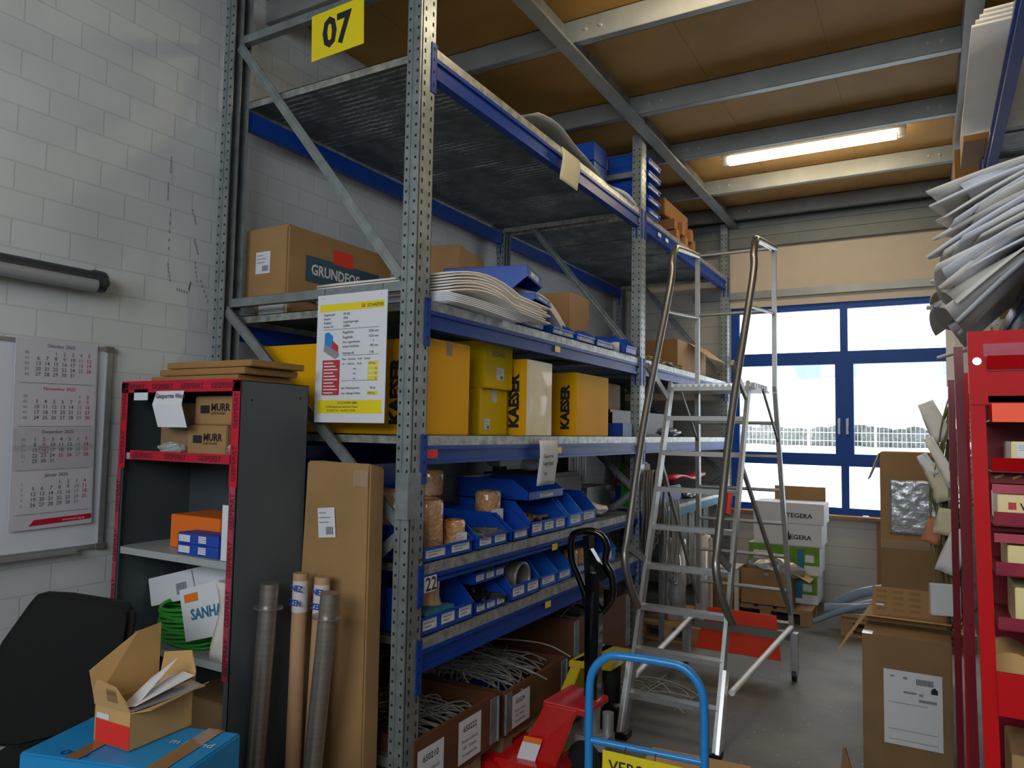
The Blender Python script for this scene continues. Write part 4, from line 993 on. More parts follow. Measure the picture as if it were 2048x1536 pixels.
for k in range(5):
    a = k*2*PI/5+.3; b = MB(W); b.bar((0, .12, .09), (.24*math.cos(a), .12+.24*math.sin(a), .065), .04, .03, 'black'); b.tube([(.24*math.cos(a), .12+.24*math.sin(a)-.02, .03), (.24*math.cos(a), .12+.24*math.sin(a)+.02, .03)], .03, 'black', 10); b.build('base_arm', ch)

# ------------------------------------------------------------------ blue carton and small open carton
def obox(name, label, cat, P, z0, z1, m):   # quadrilateral footprint
    t = thing(name, label, cat, (sum(p[0] for p in P)/4, sum(p[1] for p in P)/4, z0))
    b = MB(); vs = [(p[0], p[1], z0) for p in P]+[(p[0], p[1], z1) for p in P]
    b.add(vs, [(3, 2, 1, 0), (4, 5, 6, 7), (0, 1, 5, 4), (1, 2, 6, 5), (2, 3, 7, 6), (3, 0, 4, 7)], m); b.build('carton_body', t, bevel=.006)
    return t
A = Vector((-2.36, 1.16)); ux = Vector((math.cos(.30), math.sin(.30))); uy = Vector((-ux.y, ux.x)); A = Vector((-2.42, 1.26))
BL, BW = .56, .30
P = [A, A+ux*BL, A+ux*BL+uy*BW, A+uy*BW]
bb = obox('blue_carton', 'large bright blue carton in the near left corner', 'carton', P, 0, .75, 'skyblue')
F = face((A.x, A.y, .75), (ux.x, ux.y, 0), (uy.x, uy.y, 0))
b = MB(); b.rect(F, .16, .21, -.0, .12, 'tape', .003); b.build('tape_strip', bb)
b = MB(); b.rect(F, .44, .50, 0, BW, 'tape', .003); b.rect(face((A.x, A.y, .75-.16), (ux.x, ux.y, 0)), .44, .50, 0, .16, 'tape', .003); b.build('tape_strip', bb)
b = MB(); b.text('m brand', F, .54, .17, .045, 'wb', 'RIGHT', .005, rot=0, off=.0025); b.text('OVER', F, .12, .02, .04, 'bblue', bold=.02, off=.0025)
b.text('brand', face((A.x, A.y, .5), (ux.x, ux.y, 0)), .25, .16, .06, 'wb', bold=.01, off=.0025); b.build('lettering', bb)
sc = thing('small_open_carton', 'small open brown carton with red bottom stripe on the blue carton', 'carton', (-2.2, 1.5, .752), .45)
sc.rotation_euler = (0, 0, .06); sc.location = (-2.235, 1.545, .752); W = Matrix.Translation((-2.235, 1.545, .752)) @ Matrix.Rotation(.06, 4, 'Z'); WORLD[sc.name] = W
hx, hy, h, t_ = .085, .115, .115, .003
b = MB(W); b.bx(-hx, hx, -hy, hy, 0, t_, 'cardl'); b.bx(-hx, hx, -hy, -hy+t_, 0, h, 'cardl'); b.bx(-hx, hx, hy-t_, hy, 0, h, 'cardl'); b.bx(-hx, -hx+t_, -hy, hy, 0, h, 'cardl'); b.bx(hx-t_, hx, -hy, hy, 0, h, 'cardl'); b.build('carton_body', sc)
def flap(pts, m='cardl'):
    n = Vector(pts[1])-Vector(pts[0]); n = n.cross(Vector(pts[3])-Vector(pts[0])).normalized()*t_
    b = MB(W); k = len(pts); vs = [tuple(p) for p in pts]+[tuple(Vector(p)+n) for p in pts]
    b.add(vs, [tuple(range(k))[::-1], tuple(range(k, 2*k))]+[(a, (a+1) % k, k+(a+1) % k, k+a) for a in range(k)], m); return b.build('flap', sc)
flap([(-hx, hy, h), (-hx, -hy, h), (-hx-.02, -hy-.01, h+.10), (-hx-.0, hy*.2, h+.19), (-hx+.0, hy, h+.20)])
flap([(-hx, -hy, h), (hx, -hy, h), (hx-.01, -hy-.012, h+.035), (hx-.045, -hy-.02, h+.075), (-hx+.035, -hy-.02, h+.085), (-hx+.008, -hy-.012, h+.045)])
flap([(hx, hy, h), (-hx, hy, h), (-hx+.01, hy+.01, h+.10), (hx-.04, hy+.02, h+.12), (hx-.005, hy+.01, h+.06)])
flap([(hx, -hy, h), (hx, hy, h), (hx+.06, hy+.01, h+.035), (hx+.075, -hy+.01, h+.02)])
b = MB(); F = W @ fF(-hx, -hy, 0); b.rect(F, .008, 2*hx-.002, .002, .072, 'redtag', .001)
F2 = W @ face((-hx, -hy-.011, h+.03), (1, 0, 0), (0, -.15, 1))
for i in range(12): b.rect(F2, .075+i*.004, .0772+i*.004, -.005, .035, 'cardd', .004)
b.rect(F, .012, .07, .075, .092, 'wb', .0012); b.build('print', sc)
t = thing('crumpled_papers', 'white papers and foil sleeve sticking out of the small carton', 'papers', (-2.2, 1.5, .83))
def leaf(pts, m, name): b = MB(W); b.add(pts, [(0, 1, 2, 3)], m); b.build(name, t)
leaf([(-.01, -.09, .10), (.07, -.09, .12), (.06, .07, .23), (.0, .02, .17)], 'paper', 'paper_sheet')
leaf([(.0, -.11, .11), (.085, -.1, .13), (.13, .08, .18), (.05, .1, .175)], 'paper', 'paper_sheet')
leaf([(.02, -.12, .115), (.10, -.12, .122), (.16, .1, .145), (.08, .11, .15)], 'silver', 'foil_sleeve')
leaf([(-.03, -.02, .10), (.03, -.02, .12), (.03, .1, .17), (-.02, .1, .15)], 'paper', 'paper_sheet')

# ------------------------------------------------------------------ tall flat carton, pipes, tubes
tc_ = thing('tall_flat_carton', 'tall flat brown carton standing between cabinet and rack', 'carton', (-2.28, 2.48, 0))
b = MB(); b.hexa([(-2.5, 2.43, 0), (-2.07, 2.43, 0), (-2.5, 2.53, 0), (-2.07, 2.53, 0), (-2.455, 2.44, 1.6), (-2.085, 2.44, 1.6), (-2.455, 2.54, 1.6), (-2.085, 2.54, 1.58)], 'card'); b.build('carton_body', tc_, bevel=.008)
F = face((-2.4, 2.434, 1.26), (1, 0, 0)) @ Matrix.Rotation(.1, 4, 'Z'); sticker(tc_, F, .04, .14, 0, .13, lines=3)
F = face((-2.47, 2.432, .7), (1, 0, 0)); sticker(tc_, F, 0.02, .06, .0, .2, lines=3)
b = MB(); F = face((-2.17, 2.437, 1.5), (1, 0, 0)); b.rect(F, 0, .08, 0, .07, 'tapew', .003); b.build('tape_strip', tc_)
def pipe(x0, x1, y0, y1, z1, label):
    t = thing('steel_pipe', label, 'pipe', (x0, y0, 0), 0, 'stainless pipes with collars')
    p0 = Vector((x0, y0, 0)); p1 = Vector((x1, y1, z1)); d = (p1-p0).normalized()
    b = MB(); b.tube([p0, p1], .038, 'stain', 20); b.build('pipe_body', t)
    b = MB(); b.tube([p1-d*.1, p1-d*.094], .062, 'stain', 20); b.build('collar', t)
pipe(-2.44, -2.40, 2.18, 2.20, 1.10, 'left brushed steel pipe with collar leaning by the cabinet')
pipe(-2.20, -2.12, 2.24, 2.26, 1.085, 'right brushed steel pipe with collar leaning on the tall carton')
for x0, x1, y0, lb, z in ((-2.335, -2.345, 2.30, 'left cardboard tube with blue printed tape between the pipes', 1.13), (-2.27, -2.25, 2.33, 'right cardboard tube with blue printed tape between the pipes', 1.12)):
    t = thing('cardboard_tube', lb, 'tube', (x0, y0, 0), 0, 'cardboard tubes between the pipes')
    p0 = Vector((x0, y0, 0)); p1 = Vector((x1, y0+.02, z)); d = (p1-p0).normalized()
    b = MB(); b.tube([p0, p1], .033, 'tube', 18); b.build('tube_body', t)
    b = MB(); b.tube([p1-d*.16, p1-d*.03], .0338, 'wrap', 18, caps=False)
    F = face(tuple(p1-d*.10+Vector((-.02, -.0345, 0))), (1, 0, 0)); b.text('NEZ', F, 0, .03, .035, 'bblue', bold=.03, off=.001); b.text('ZEN', F, -.005, -.03, .035, 'bblue', bold=.03, off=.001); b.build('printed_tape', t)

# ------------------------------------------------------------------ pallet trucks
pt = thing('pallet_truck', 'red pallet truck with tall black handle', 'pallet truck', (-1.7, 3.55, 0))
b = MB()
b.hexa([(-1.95, 3.25, .04), (-1.62, 3.25, .04), (-1.95, 3.62, .04), (-1.62, 3.62, .04), (-1.95, 3.30, .1), (-1.66, 3.30, .1), (-1.95, 3.6, .1), (-1.66, 3.6, .1)], 'redp')
b.hexa([(-1.88, 3.36, .08), (-1.84, 3.36, .08), (-1.86, 3.70, .08), (-1.82, 3.70, .08), (-1.72, 3.44, .38), (-1.68, 3.44, .38), (-1.70, 3.66, .38), (-1.66, 3.66, .38)], 'redp')
b.hexa([(-1.74, 3.42, .35), (-1.52, 3.46, .33), (-1.72, 3.72, .35), (-1.5, 3.72, .33), (-1.74, 3.42, .385), (-1.52, 3.46, .365), (-1.72, 3.72, .385), (-1.5, 3.72, .365)], 'redp')
b.hexa([(-1.86, 3.36, .05), (-1.66, 3.38, .05), (-1.86, 3.375, .05), (-1.66, 3.395, .05), (-1.73, 3.42, .37), (-1.56, 3.45, .36), (-1.73, 3.435, .37), (-1.56, 3.465, .36)], 'redp')
b.build('frame', pt, bevel=.006)
for y in (3.25, 3.56):
    b = MB(); b.bx(-2.95, -1.9, y, y+.14, .04, .085, 'redp'); b.build('fork', pt, bevel=.01)
b = MB(); b.tube([(-1.56, 3.62, .06), (-1.56, 3.62, .36)], .05, 'alu', 16); b.tube([(-1.48, 3.66, .1), (-1.48, 3.66, .3)], .03, 'alu', 12); b.bx(-1.62, -1.45, 3.55, 3.68, .14, .2, 'alu'); b.build('pump', pt)
for y in (3.54, 3.66):
    b = MB(); b.tube([(-1.56, y, .09), (-1.56, y+.045, .09)], .09, 'black', 20); b.build('steer_wheel', pt)
b = MB(); b.tube([(-1.57, 3.66, .34), (-1.585, 3.69, .9)], .045, 'blackg', 14); b.bx(-1.60, -1.53, 3.62, 3.72, .3, .42, 'black'); b.bar((-1.55, 3.64, .35), (-1.56, 3.69, 1.0), .06, .05, 'blackg', (1, 0, 0)); b.build('handle_shaft', pt)
loop = [(-1.60, 3.69, .80), (-1.66, 3.685, .95), (-1.70, 3.67, 1.05), (-1.705, 3.66, 1.14), (-1.685, 3.655, 1.20), (-1.60, 3.655, 1.225), (-1.535, 3.66, 1.21), (-1.50, 3.67, 1.15), (-1.51, 3.675, 1.07), (-1.475, 3.68, 1.0), (-1.475, 3.69, .88), (-1.53, 3.69, .80)]
b = MB(); b.tube(bez(loop, 5), .019, 'blackg', 10); b.build('grip_loop', pt)
b = MB(); b.bar((-1.59, 3.68, .85), (-1.605, 3.665, 1.2), .07, .035, 'blackg', (1, 0, 0)); b.bar((-1.60, 3.665, 1.12), (-1.50, 3.66, .98), .04, .04, 'blackg', (0, 1, 0)); b.build('control_lever', pt)
F = face((-1.70, 3.385, .20), (.985, .1, 0), (.28, .15, .95)); b = MB(); b.rect(F, -.12, -.02, -.14, -.02, 'paper', .004); b.rect(F, -.12, -.02, -.02, .01, 'orange', .004); b.build('warning_sticker', pt)
pt2 = thing('pallet_truck', 'yellow pallet truck pushed under the second hose box', 'pallet truck', (-1.8, 4.2, 0))
b = MB()
b.hexa([(-1.98, 3.92, .03), (-1.90, 3.92, .03), (-1.93, 4.4, .03), (-1.85, 4.4, .03), (-1.84, 4.0, .42), (-1.78, 4.0, .42), (-1.8, 4.4, .42), (-1.74, 4.4, .42)], 'ypaint')
b.hexa([(-1.86, 3.98, .38), (-1.62, 4.05, .38), (-1.84, 4.4, .38), (-1.6, 4.4, .38), (-1.86, 3.98, .42), (-1.62, 4.05, .42), (-1.84, 4.4, .42), (-1.6, 4.4, .42)], 'ypaint'); b.build('frame', pt2, bevel=.005)
for y in (3.88, 4.18):
    b = MB(); b.bx(-3.0, -1.93, y, y+.14, .04, .085, 'ypaint'); b.build('fork', pt2, bevel=.01)
b = MB(); b.tube([(-1.68, 4.2, .03), (-1.68, 4.2, .4)], .055, 'black', 14); b.build('pump', pt2)
b = MB(); b.tube([(-1.68, 4.12, .09), (-1.68, 4.28, .09)], .085, 'black', 18); b.build('steer_wheel', pt2)

# ------------------------------------------------------------------ blue platform trolley
tr = thing('platform_trolley', 'platform trolley with bright blue tube handle', 'trolley', (-1.0, 3.0, 0))
TT = Matrix.Translation((-.91, 2.6, 0)) @ Matrix.Rotation(.085, 4, 'Z') @ Matrix.Translation((.91, -2.6, 0))
y = 2.60; pts = [(-1.12, y, .12), (-1.12, y, .5), (-1.12, y, .78), (-1.105, y, .87), (-1.05, y, .925), (-.98, y, .935), (-.84, y, .935), (-.77, y, .925), (-.715, y, .87), (-.70, y, .78), (-.70, y, .5), (-.70, y, .12)]
b = MB(TT); b.tube(bez(pts, 4), .0155, 'cart', 12); b.build('handle', tr)
b = MB(TT); b.tube([(-1.12, y, .615), (-.70, y, .615)], .0125, 'cart', 10); b.build('crossbar', tr)
b = MB(TT); b.bx(-1.15, -.67, 2.58, 3.68, .17, .185, 'cardl'); b.build('deck', tr, bevel=.005)
b = MB(TT); b.bx(-1.155, -.665, 2.575, 3.69, .13, .17, 'cart'); b.build('deck_frame', tr, bevel=.004)
for x in (-1.08, -.74):
    for yy in (2.68, 3.58):
        b = MB(TT); b.tube([(x-.015, yy, .055), (x+.015, yy, .055)], .055, 'black', 16); b.bx(x-.022, x+.022, yy-.02, yy+.02, .08, .13, 'alu'); b.build('caster_wheel', tr)
sg = thing('yellow_sign', 'yellow sign with black lettering hung on the trolley handle', 'sign', (-.91, 2.575, .5))
F = TT @ face((-1.06, 2.572, .47), (1, 0, 0)) @ Matrix.Rotation(math.radians(-1), 4, 'Z')
b = MB(); b.bx(0, .3, 0, .13, -.003, 0, 'ysign', F); b.build('plate', sg)
b = MB(); b.text('VERSAND', F, .15, .062, .058, 'ink', 'CENTER', .01, off=.002); b.build('lettering', sg)
b = MB()
for x in (.08, .19): p = F @ Vector((x, .12, 0)); b.tube([(p.x, p.y, p.z), (p.x, p.y+.015, p.z+.03)], .0015, 'ink', 5)
b.build('cable_tie', sg)

# ------------------------------------------------------------------ platform ladder
ld = thing('platform_ladder', 'tall aluminium platform ladder on castors with tube handrails', 'ladder', (-1.3, 4.9, 0))
XL, XR = -1.57, -1.045
def sy(z): return 4.12+.42*z
for x in (XL, XR):
    b = MB(); b.bar((x, sy(0.02), .02), (x, sy(2.1), 2.1), .022, .07, 'alu', (0, -1, .42)); b.build('stile', ld)
    b = MB(); b.bar((x-.02 if x < -1.3 else x+.02, sy(0)-.01, .0), (x-.02 if x < -1.3 else x+.02, sy(.42)-.01, .42), .02, .075, 'alub', (0, -1, .42)); b.bx(x-.035, x+.035, sy(0)-.05, sy(0)+.04, 0, .035, 'black'); b.build('foot', ld)
for i in range(1, 9):
    z = .234*i; b = MB(); b.bx(XL, XR, sy(z)-.04, sy(z)+.03, z-.03, z, 'alu'); b.build('step', ld)
PZ = 2.1
b = MB()
for k in range(6): b.bx(XL-.02, XR+.04, 4.98+k*.08, 5.04+k*.08, PZ-.035, PZ, 'alu')
for k in range(14): b.add([(XL+.0+k*.04, 4.976, PZ-.005), (XL+.02+k*.04, 4.976, PZ-.03), (XL+.04+k*.04, 4.976, PZ-.005)], [(0, 1, 2)], 'alub')
b.bx(XL-.03, XR+.05, 4.98, 5.45, PZ-.05, PZ-.035, 'alu'); b.build('platform', ld)
RL = [(-1.505, 5.42), (-.955, 5.42)]; BLx = [-1.58, -.90]
for (xt, yt), xb in zip(RL, BLx):
    b = MB(); b.bar((xt, yt, 3.09), (xt, yt, 2.05), .03, .03, 'alu', (0, 1, 0)); b.build('guard_post', ld)
    b = MB(); b.bar((xt, yt, 2.1), (xb, 5.76, .28), .03, .045, 'alu', (0, 1, 0)); b.build('rear_leg', ld)
def legp(i, z):
    t = (2.1-z)/(2.1-.28); return (RL[i][0]+(BLx[i]-RL[i][0])*t, 5.42+.34*t, z)
for z in (1.84, 1.6, 1.36, 1.12, .88, .63, .39):
    b = MB(); b.tube([legp(0, z), legp(1, z)], .013, 'alu', 10); b.build('rear_rung', ld)
for z in (3.09, 2.64):
    b = MB(); b.tube([(RL[0][0], 5.42, z), (RL[1][0], 5.42, z)], .012, 'alu', 8); b.build('guard_rail', ld)
for i, xx in enumerate((-1.62, -1.065)):
    dx = -.0 if i == 0 else 0
    top = (-1.53 if i == 0 else -.985)
    pts = [(xx+.05, 4.40, .66), (xx+.01, 4.33, .80), (xx-.02, 4.30, .98), (xx-.02, 4.36, 1.15), (xx, 4.6, 1.87), (top, 4.83, 2.75), (top, 4.87, 2.93), (top, 4.93, 3.03), (top, 5.02, 3.06), (RL[i][0], 5.42, 3.09)]
    b = MB(); b.tube(bez(pts, 5), .024, 'alud', 12); b.build('handrail', ld)
    b = MB(); b.bar((xx, 4.62, 2.2), (XL if i == 0 else XR, sy(1.98), 1.98), .02, .04, 'alu', (0, 0, 1)); b.build('rail_bracket', ld)
    b = MB(); b.bar((xx-.02, 4.33, 1.06), (XL if i == 0 else XR, sy(.94), .94), .02, .04, 'alu', (0, 0, 1)); b.build('rail_bracket', ld)
    b = MB(); b.tube([(top-.02, 4.8, 2.58), (RL[i][0], 5.42, 2.62)], .011, 'alu', 8); b.build('mid_rail', ld)
    X_ = XL if i == 0 else XR
    b = MB(); b.bar((X_, sy(1.55)+.02, 1.55), legp(i, .45), .018, .03, 'hosed', (0, 0, 1)); b.build('strut', ld)
    b = MB(); b.bar((RL[i][0], 5.0, PZ-.05), legp(i, 1.7), .012, .02, 'hosed', (0, 0, 1)); b.build('strut', ld)
    b = MB(); q = legp(i, .33); b.tube([(q[0]-.03 if i == 0 else q[0]+.0, q[1]-.05, .37), (X_+(.0 if i == 0 else .045), sy(.33)+.05, .30)], .019, 'aluw', 10); b.build('lower_brace', ld)
b = MB(); b.bar((-1.062, 4.5, 1.4), (-1.07, 4.46, 1.28), .047, .047, 'redtag', (0, 1, 0)); b.build('marker_band', ld)
b = MB(); b.hexa([(-1.60, 5.70, .12), (-.97, 5.70, .12), (-1.6, 5.705, .12), (-.97, 5.705, .12), (-1.5, 5.70, .44), (-1.0, 5.70, .44), (-1.5, 5.705, .44), (-1.0, 5.705, .44)], 'redpl'); b.build('warning_plate', ld)
b = MB(); b.bx(-1.62, -.90, 5.68, 5.72, .28, .34, 'hosed'); b.build('caster_beam', ld)
for x in (-1.66, -.875):
    b = MB(); b.bx(x-.025, x+.025, 5.66, 5.72, .05, .34, 'alu'); b.build('caster_fork', ld)
    b = MB(); b.tube([(x-.015, 5.69, .045), (x+.015, 5.69, .045)], .045, 'black', 16); b.build('caster_wheel', ld)

# ------------------------------------------------------------------ behind the ladder
def coil(x, y, z0, z1, w, label, seed, m='hosed', n=16):
    rr = random.Random(seed); b = MB()
    for i in range(n):
        a = w*rr.uniform(.35, 1); dx = rr.uniform(-.06, .06); zb = z0+rr.uniform(0, .18)
        b.tube(bez([(x+dx, y, z1), (x+dx+.03, y-a*.9, z1-.12), (x+dx+.04, y-a, (z0+z1)/2), (x+dx, y-a*.5, zb+.03), (x+dx, y, zb), (x+dx, y+a*.5, zb+.03), (x+dx-.02, y+a, (z0+z1)/2), (x+dx, y+a*.9, z1-.12), (x+dx, y, z1)], 3), .008, m, 6)
    return tag(b.build('cable_bundle'), label, 'cables', kind='stuff')
coil(-1.93, 5.62, .82, 1.46, .16, 'bundle of grey brown cables hanging on the second post', 11, 'hosed')
coil(-1.84, 5.85, .55, 1.22, .12, 'bundle of braided hoses hanging behind the ladder', 12, 'hose', 12)
b = MB(); b.lathe([(0, 0), (.05, 0), (.07, .1), (.05, .3), (.03, .42), (0, .45)], 'silver', (-1.82, 5.95, .34), 10); tag(b.build('foil_bag'), 'long silver foil bag hanging below the braided hoses', 'bag')
def roll2(x, y, r, h, m, label, z=0):
    t = thing('film_roll', label, 'roll', (x, y, z)); b = MB(); b.lathe([(.02, 0), (r, 0), (r, h), (.025, h), (.025, h-.05)], m, (x, y, z), 20); b.build('film', t); b = MB(); b.lathe([(.0, 0), (.024, 0), (.024, h+.01), (.018, h+.01), (.018, h-.04), (0, h-.04)], 'cardl', (x, y, z), 12); b.build('core', t)
pallet(-2.25, -1.68, 6.15, 6.95, 'wooden pallet under the white film rolls')
roll2(-1.98, 6.4, .1, .68, 'wrap', 'thick white film roll behind the ladder', .146)
roll2(-1.80, 6.66, .07, .70, 'foam', 'slim bright white roll beside the thick film roll', .146)
roll2(-1.73, 6.36, .05, .62, 'wrap', 'pinkish roll standing right of the white rolls', .146)
b = MB(); b.bx(-1.72, -1.69, 6.55, 6.58, .146, .84, 'cream'); tag(b.build('white_batten'), 'thin white batten between the film rolls', 'batten')
tb = thing('work_bench', 'steel bench with light blue edge behind the ladder', 'bench', (-2.4, 7.0, 0))
b = MB(); b.bx(-3.0, -1.98, 6.1, 8.0, 1.09, 1.12, 'galvl'); b.build('bench_top', tb)
b = MB(); b.bx(-2.02, -1.975, 6.1, 8.0, 1.02, 1.09, 'teal'); b.build('edge_beam', tb)
for x in (-2.95, -2.03):
    for y in (6.13, 7.93): b = MB(); b.bx(x, x+.04, y, y+.04, 0, 1.09, 'galv'); b.build('leg', tb)
for i in range(6):
    b = MB(); yy = 6.35+i*.26; b.bx(-2.1, -2.06, yy, yy+.2, .3, 1.0, ['galvl', 'hosed', 'galv'][i % 3]); tag(b.build('sheet_profile'), 'upright metal sheet profile stored under the bench', 'profile', 'metal profiles under the bench')
b = MB(); b.bx(-2.5, -2.1, 6.3, 7.0, 1.122, 1.27, 'rblue'); tag(b.build('blue_crate', bevel=.01), 'dark blue crate on the bench under the red cloth', 'crate')
def fn(u, v): return (-2.5+.58*u, 6.2+1.0*v, 1.29+.07*math.sin(v*7)*.3+.05*u+.02*math.sin(u*9))
b = MB(); b.sheet(fn, 8, 12, .02, 'redtape'); tag(b.build('red_cloth'), 'bright red cloth bundle on the blue crate', 'cloth')
box_thing('green_box', 'green upright box on the bench behind the ladder', 'box', -2.35, -2.15, 6.05, 6.18, 1.122, 1.5, 'green', body='box_body')
crumple('silver_part', 'crumpled silver film on the bench', 'film', (-2.1, 7.3, 1.122), (.08, .18, .06), 'silver', 50)
box_thing('brown_sack', 'reddish brown carton hanging near the second post', 'carton', -2.2, -2.05, 5.75, 5.95, 1.3, 1.5, 'ply')
for i in range(7):
    b = MB(); y = 5.62+i*.055; b.bx(-2.9, -2.65, y, y+.045, 1.3, 1.62, ['hosed', 'paper', 'black'][i % 3]); tag(b.build('ring_binder'), 'upright ring binder on the dark shelf behind the second post', 'binder', 'ring binders behind the second post')
b = MB(); b.bx(-3.1, -2.45, 5.56, 6.05, 1.27, 1.298, 'galvl'); b.bx(-3.1, -3.07, 5.56, 6.05, 0, 1.27, 'galv'); b.bx(-2.48, -2.45, 5.56, 6.05, 0, 1.27, 'galv'); tag(b.build('binder_shelf'), 'small steel shelf carrying the ring binders', 'shelf')

# far end
pallet(-1.80, -.98, 7.35, 8.05, 'wooden pallet below the green and white cartons', along='y')
def tg(logo):
    def d(t, W, hx, hy, h):
        F = W @ fF(-hx, -hy, 0); q = MB(); q.text('TEGERA', F, hx*.95, h*.3, .06, 'ink', 'LEFT', .02, off=.002, sx=1.1)
        if logo: q.add([tuple(F @ Vector(p)) for p in ((hx*1.0, h*.25, .003), (hx*1.1, h*.25, .003), (hx*1.05, h*.75, .003))], [(0, 1, 2)], 'ink')
        else: q.rect(F, hx*.82, hx*.9, h*.32, h*.5, 'ink', .002)
        q.build('lettering', t)
    return d
def gr(t, W, hx, hy, h):
    F = W @ fF(-hx, -hy, 0); q = MB(); q.rect(F, .002, 2*hx-.002, .09, h-.002, 'greenb', .0015); q.rect(F, 2*hx-.2, 2*hx-.14, .05, h-.03, 'teal', .002); q.rect(F, 2*hx-.13, 2*hx-.05, .12, .19, 'paper', .0025); q.rect(F, .05, .2, .12, .2, 'paper', .0025); q.build('print', t)
box_thing('green_carton', 'lower white carton printed green on the pallet by the window', 'carton', -1.6, -.96, 7.62, 8.03, .146, .42, 'paper', deco=gr)
box_thing('green_carton', 'upper white carton printed green on the pallet by the window', 'carton', -1.6, -.94, 7.62, 8.03, .422, .69, 'paper', deco=gr)
box_thing('white_carton', 'lower white carton reading TEGERA with a spire emblem', 'carton', -1.55, -.92, 7.62, 8.03, .692, .90, 'paper', deco=tg(True))
tgu = box_thing('white_carton', 'upper white carton reading TEGERA below the window', 'carton', -1.55, -.90, 7.62, 8.03, .902, 1.10, 'paper', deco=tg(False))
b = MB(); b.bx(-1.42, -.93, 8.03, 8.036, 1.05, 1.24, 'card'); b.build('box_flap', tgu, 'raised brown flap')
oc = thing('open_carton', 'open brown carton full of crumpled film on the pallet', 'carton', (-1.4, 7.45, .146))
b = MB(); th = .006; x0, x1, y0, y1, z0, z1 = -1.62, -1.16, 7.34, 7.60, .146, .48
for a in ((x0, x1, y0, y0+th), (x0, x1, y1-th, y1), (x0, x0+th, y0, y1), (x1-th, x1, y0, y1)): b.bx(*a, z0, z1, 'card')
b.bx(x0, x1, y0, y1, z0, z0+th, 'card'); b.build('carton_body', oc)
b = MB(); b.hexa([(x1, y0, z1), (x1+.01, y0, z1), (x1, y1, z1), (x1+.01, y1, z1), (x1+.16, y0, z1-.08), (x1+.17, y0, z1-.08), (x1+.16, y1, z1-.08), (x1+.17, y1, z1-.08)], 'cardl'); b.build('flap', oc)
crumple('plastic_film', 'crumpled clear film bulging out of the open carton', 'film', (-1.32, 7.47, .38), (.27, .14, .19), 'silver', 60, amp=.3)
box_thing('tall_carton', 'tall tan carton with cream top left of the open carton', 'carton', -1.92, -1.66, 7.2, 7.5, 0, .46, 'card', bev=.003)
b = MB(); b.bx(-1.93, -1.62, 7.19, 7.52, .462, .485, 'cream'); tag(b.build('cream_board'), 'cream lid on the tall tan carton', 'lid')
b = MB(); b.bx(-1.65, -1.61, 7.22, 7.26, 0, .46, 'cream'); tag(b.build('cream_batten'), 'cream batten standing beside the tall tan carton', 'batten')
b = MB(); b.tube([(-1.72, 7.75, 0), (-1.62, 8.34, .93)], .022, 'woodo', 8); tag(b.build('broom_stick'), 'wooden stick leaning against the wall below the window', 'stick')
pallet(-.72, .3, 7.2, 7.75, 'wooden pallet below the blue grey ducts')
for i, (pts, r) in enumerate(([[(-.8, 7.55, .2), (-.55, 7.52, .34), (-.2, 7.5, .40), (.2, 7.5, .25)], .045], [[(-.86, 7.35, .19), (-.5, 7.3, .24), (0, 7.32, .28)], .045], [[(-.75, 7.85, .07), (-.4, 7.85, .2), (.2, 7.85, .30)], .06], [[(-.95, 7.25, .08), (-.7, 7.25, .21), (-.4, 7.22, .3), (.1, 7.2, .32)], .025])):
    b = MB(); b.tube(bez(pts, 6), r, 'bluehose', 12); tag(b.build('plastic_duct'), ['thick curved blue grey duct on the pallet by the window', 'lower blue grey duct at the front of the duct pile', 'rear straight blue grey duct against the wall', 'thin curved duct bending down to the floor'][i], 'duct', 'blue grey ducts by the window')
b = MB(); b.bx(-.62, -.56, 8.3, 8.4, .932, .95, 'foam'); tag(b.build('paper_scrap', bevel=.005), 'white scrap lying on the window sill', 'scrap')

# tall cartons at the right of the aisle
tcn = thing('tall_carton', 'tall upright brown carton with silver film window', 'carton', (-.12, 6.0, 0))
b = MB(); b.bx(-.32, .02, 5.85, 6.25, 1.0, 1.65, 'card'); b.build('carton_body', tcn, bevel=.006)
b = MB(); b.bx(-.32, .1, 5.85, 6.25, 0, 1.0, 'cardd'); b.build('lower_body', tcn, bevel=.006)
F = fF(-.32, 5.85, 0)
def fn(u, v): return (-.26+.33*u, 5.842-.006*abs(math.sin(u*13+v*9)*math.sin(v*21+u*4)), 1.08+.38*v)
b = MB(); b.sheet(fn, 18, 18, .001, 'silver'); b.build('film_window', tcn)
b = MB(); b.rect(F, 0, .42, .98, 1.04, 'tapew', .004); b.build('tape_strip', tcn)
b = MB(); b.hexa([(-.33, 5.85, 1.64), (-.32, 5.85, 1.64), (-.33, 6.2, 1.64), (-.32, 6.2, 1.64), (-.40, 5.85, 1.45), (-.395, 5.85, 1.45), (-.40, 6.1, 1.45), (-.395, 6.1, 1.45)], 'paperw'); b.build('flap', tcn)
mc = thing('marked_carton', 'brown carton with printed strips and open flaps behind the labelled carton', 'carton', (-.15, 4.9, 0))
b = MB(); b.bx(-.34, .06, 4.72, 5.1, 0, .74, 'card'); b.build('carton_body', mc, bevel=.004)
b = MB(); b.hexa([(-.34, 4.72, .74), (.06, 4.72, .74), (-.34, 4.73, .74), (.06, 4.73, .74), (-.36, 4.58, .765), (.08, 4.58, .765), (-.36, 4.59, .77), (.08, 4.59, .77)], 'cardl'); b.build('flap', mc)
F = face((-.31, 4.78, .745), (1, 0, 0), (0, .25, 1)); b = MB(); b.bx(0, .36, 0, .15, -.004, 0, 'card', F)
for i in range(3):
    for j in range(4): b.rect(F, .02+i*.085, .075+i*.085, .02+j*.033, .036+j*.033, 'cardd', .001)
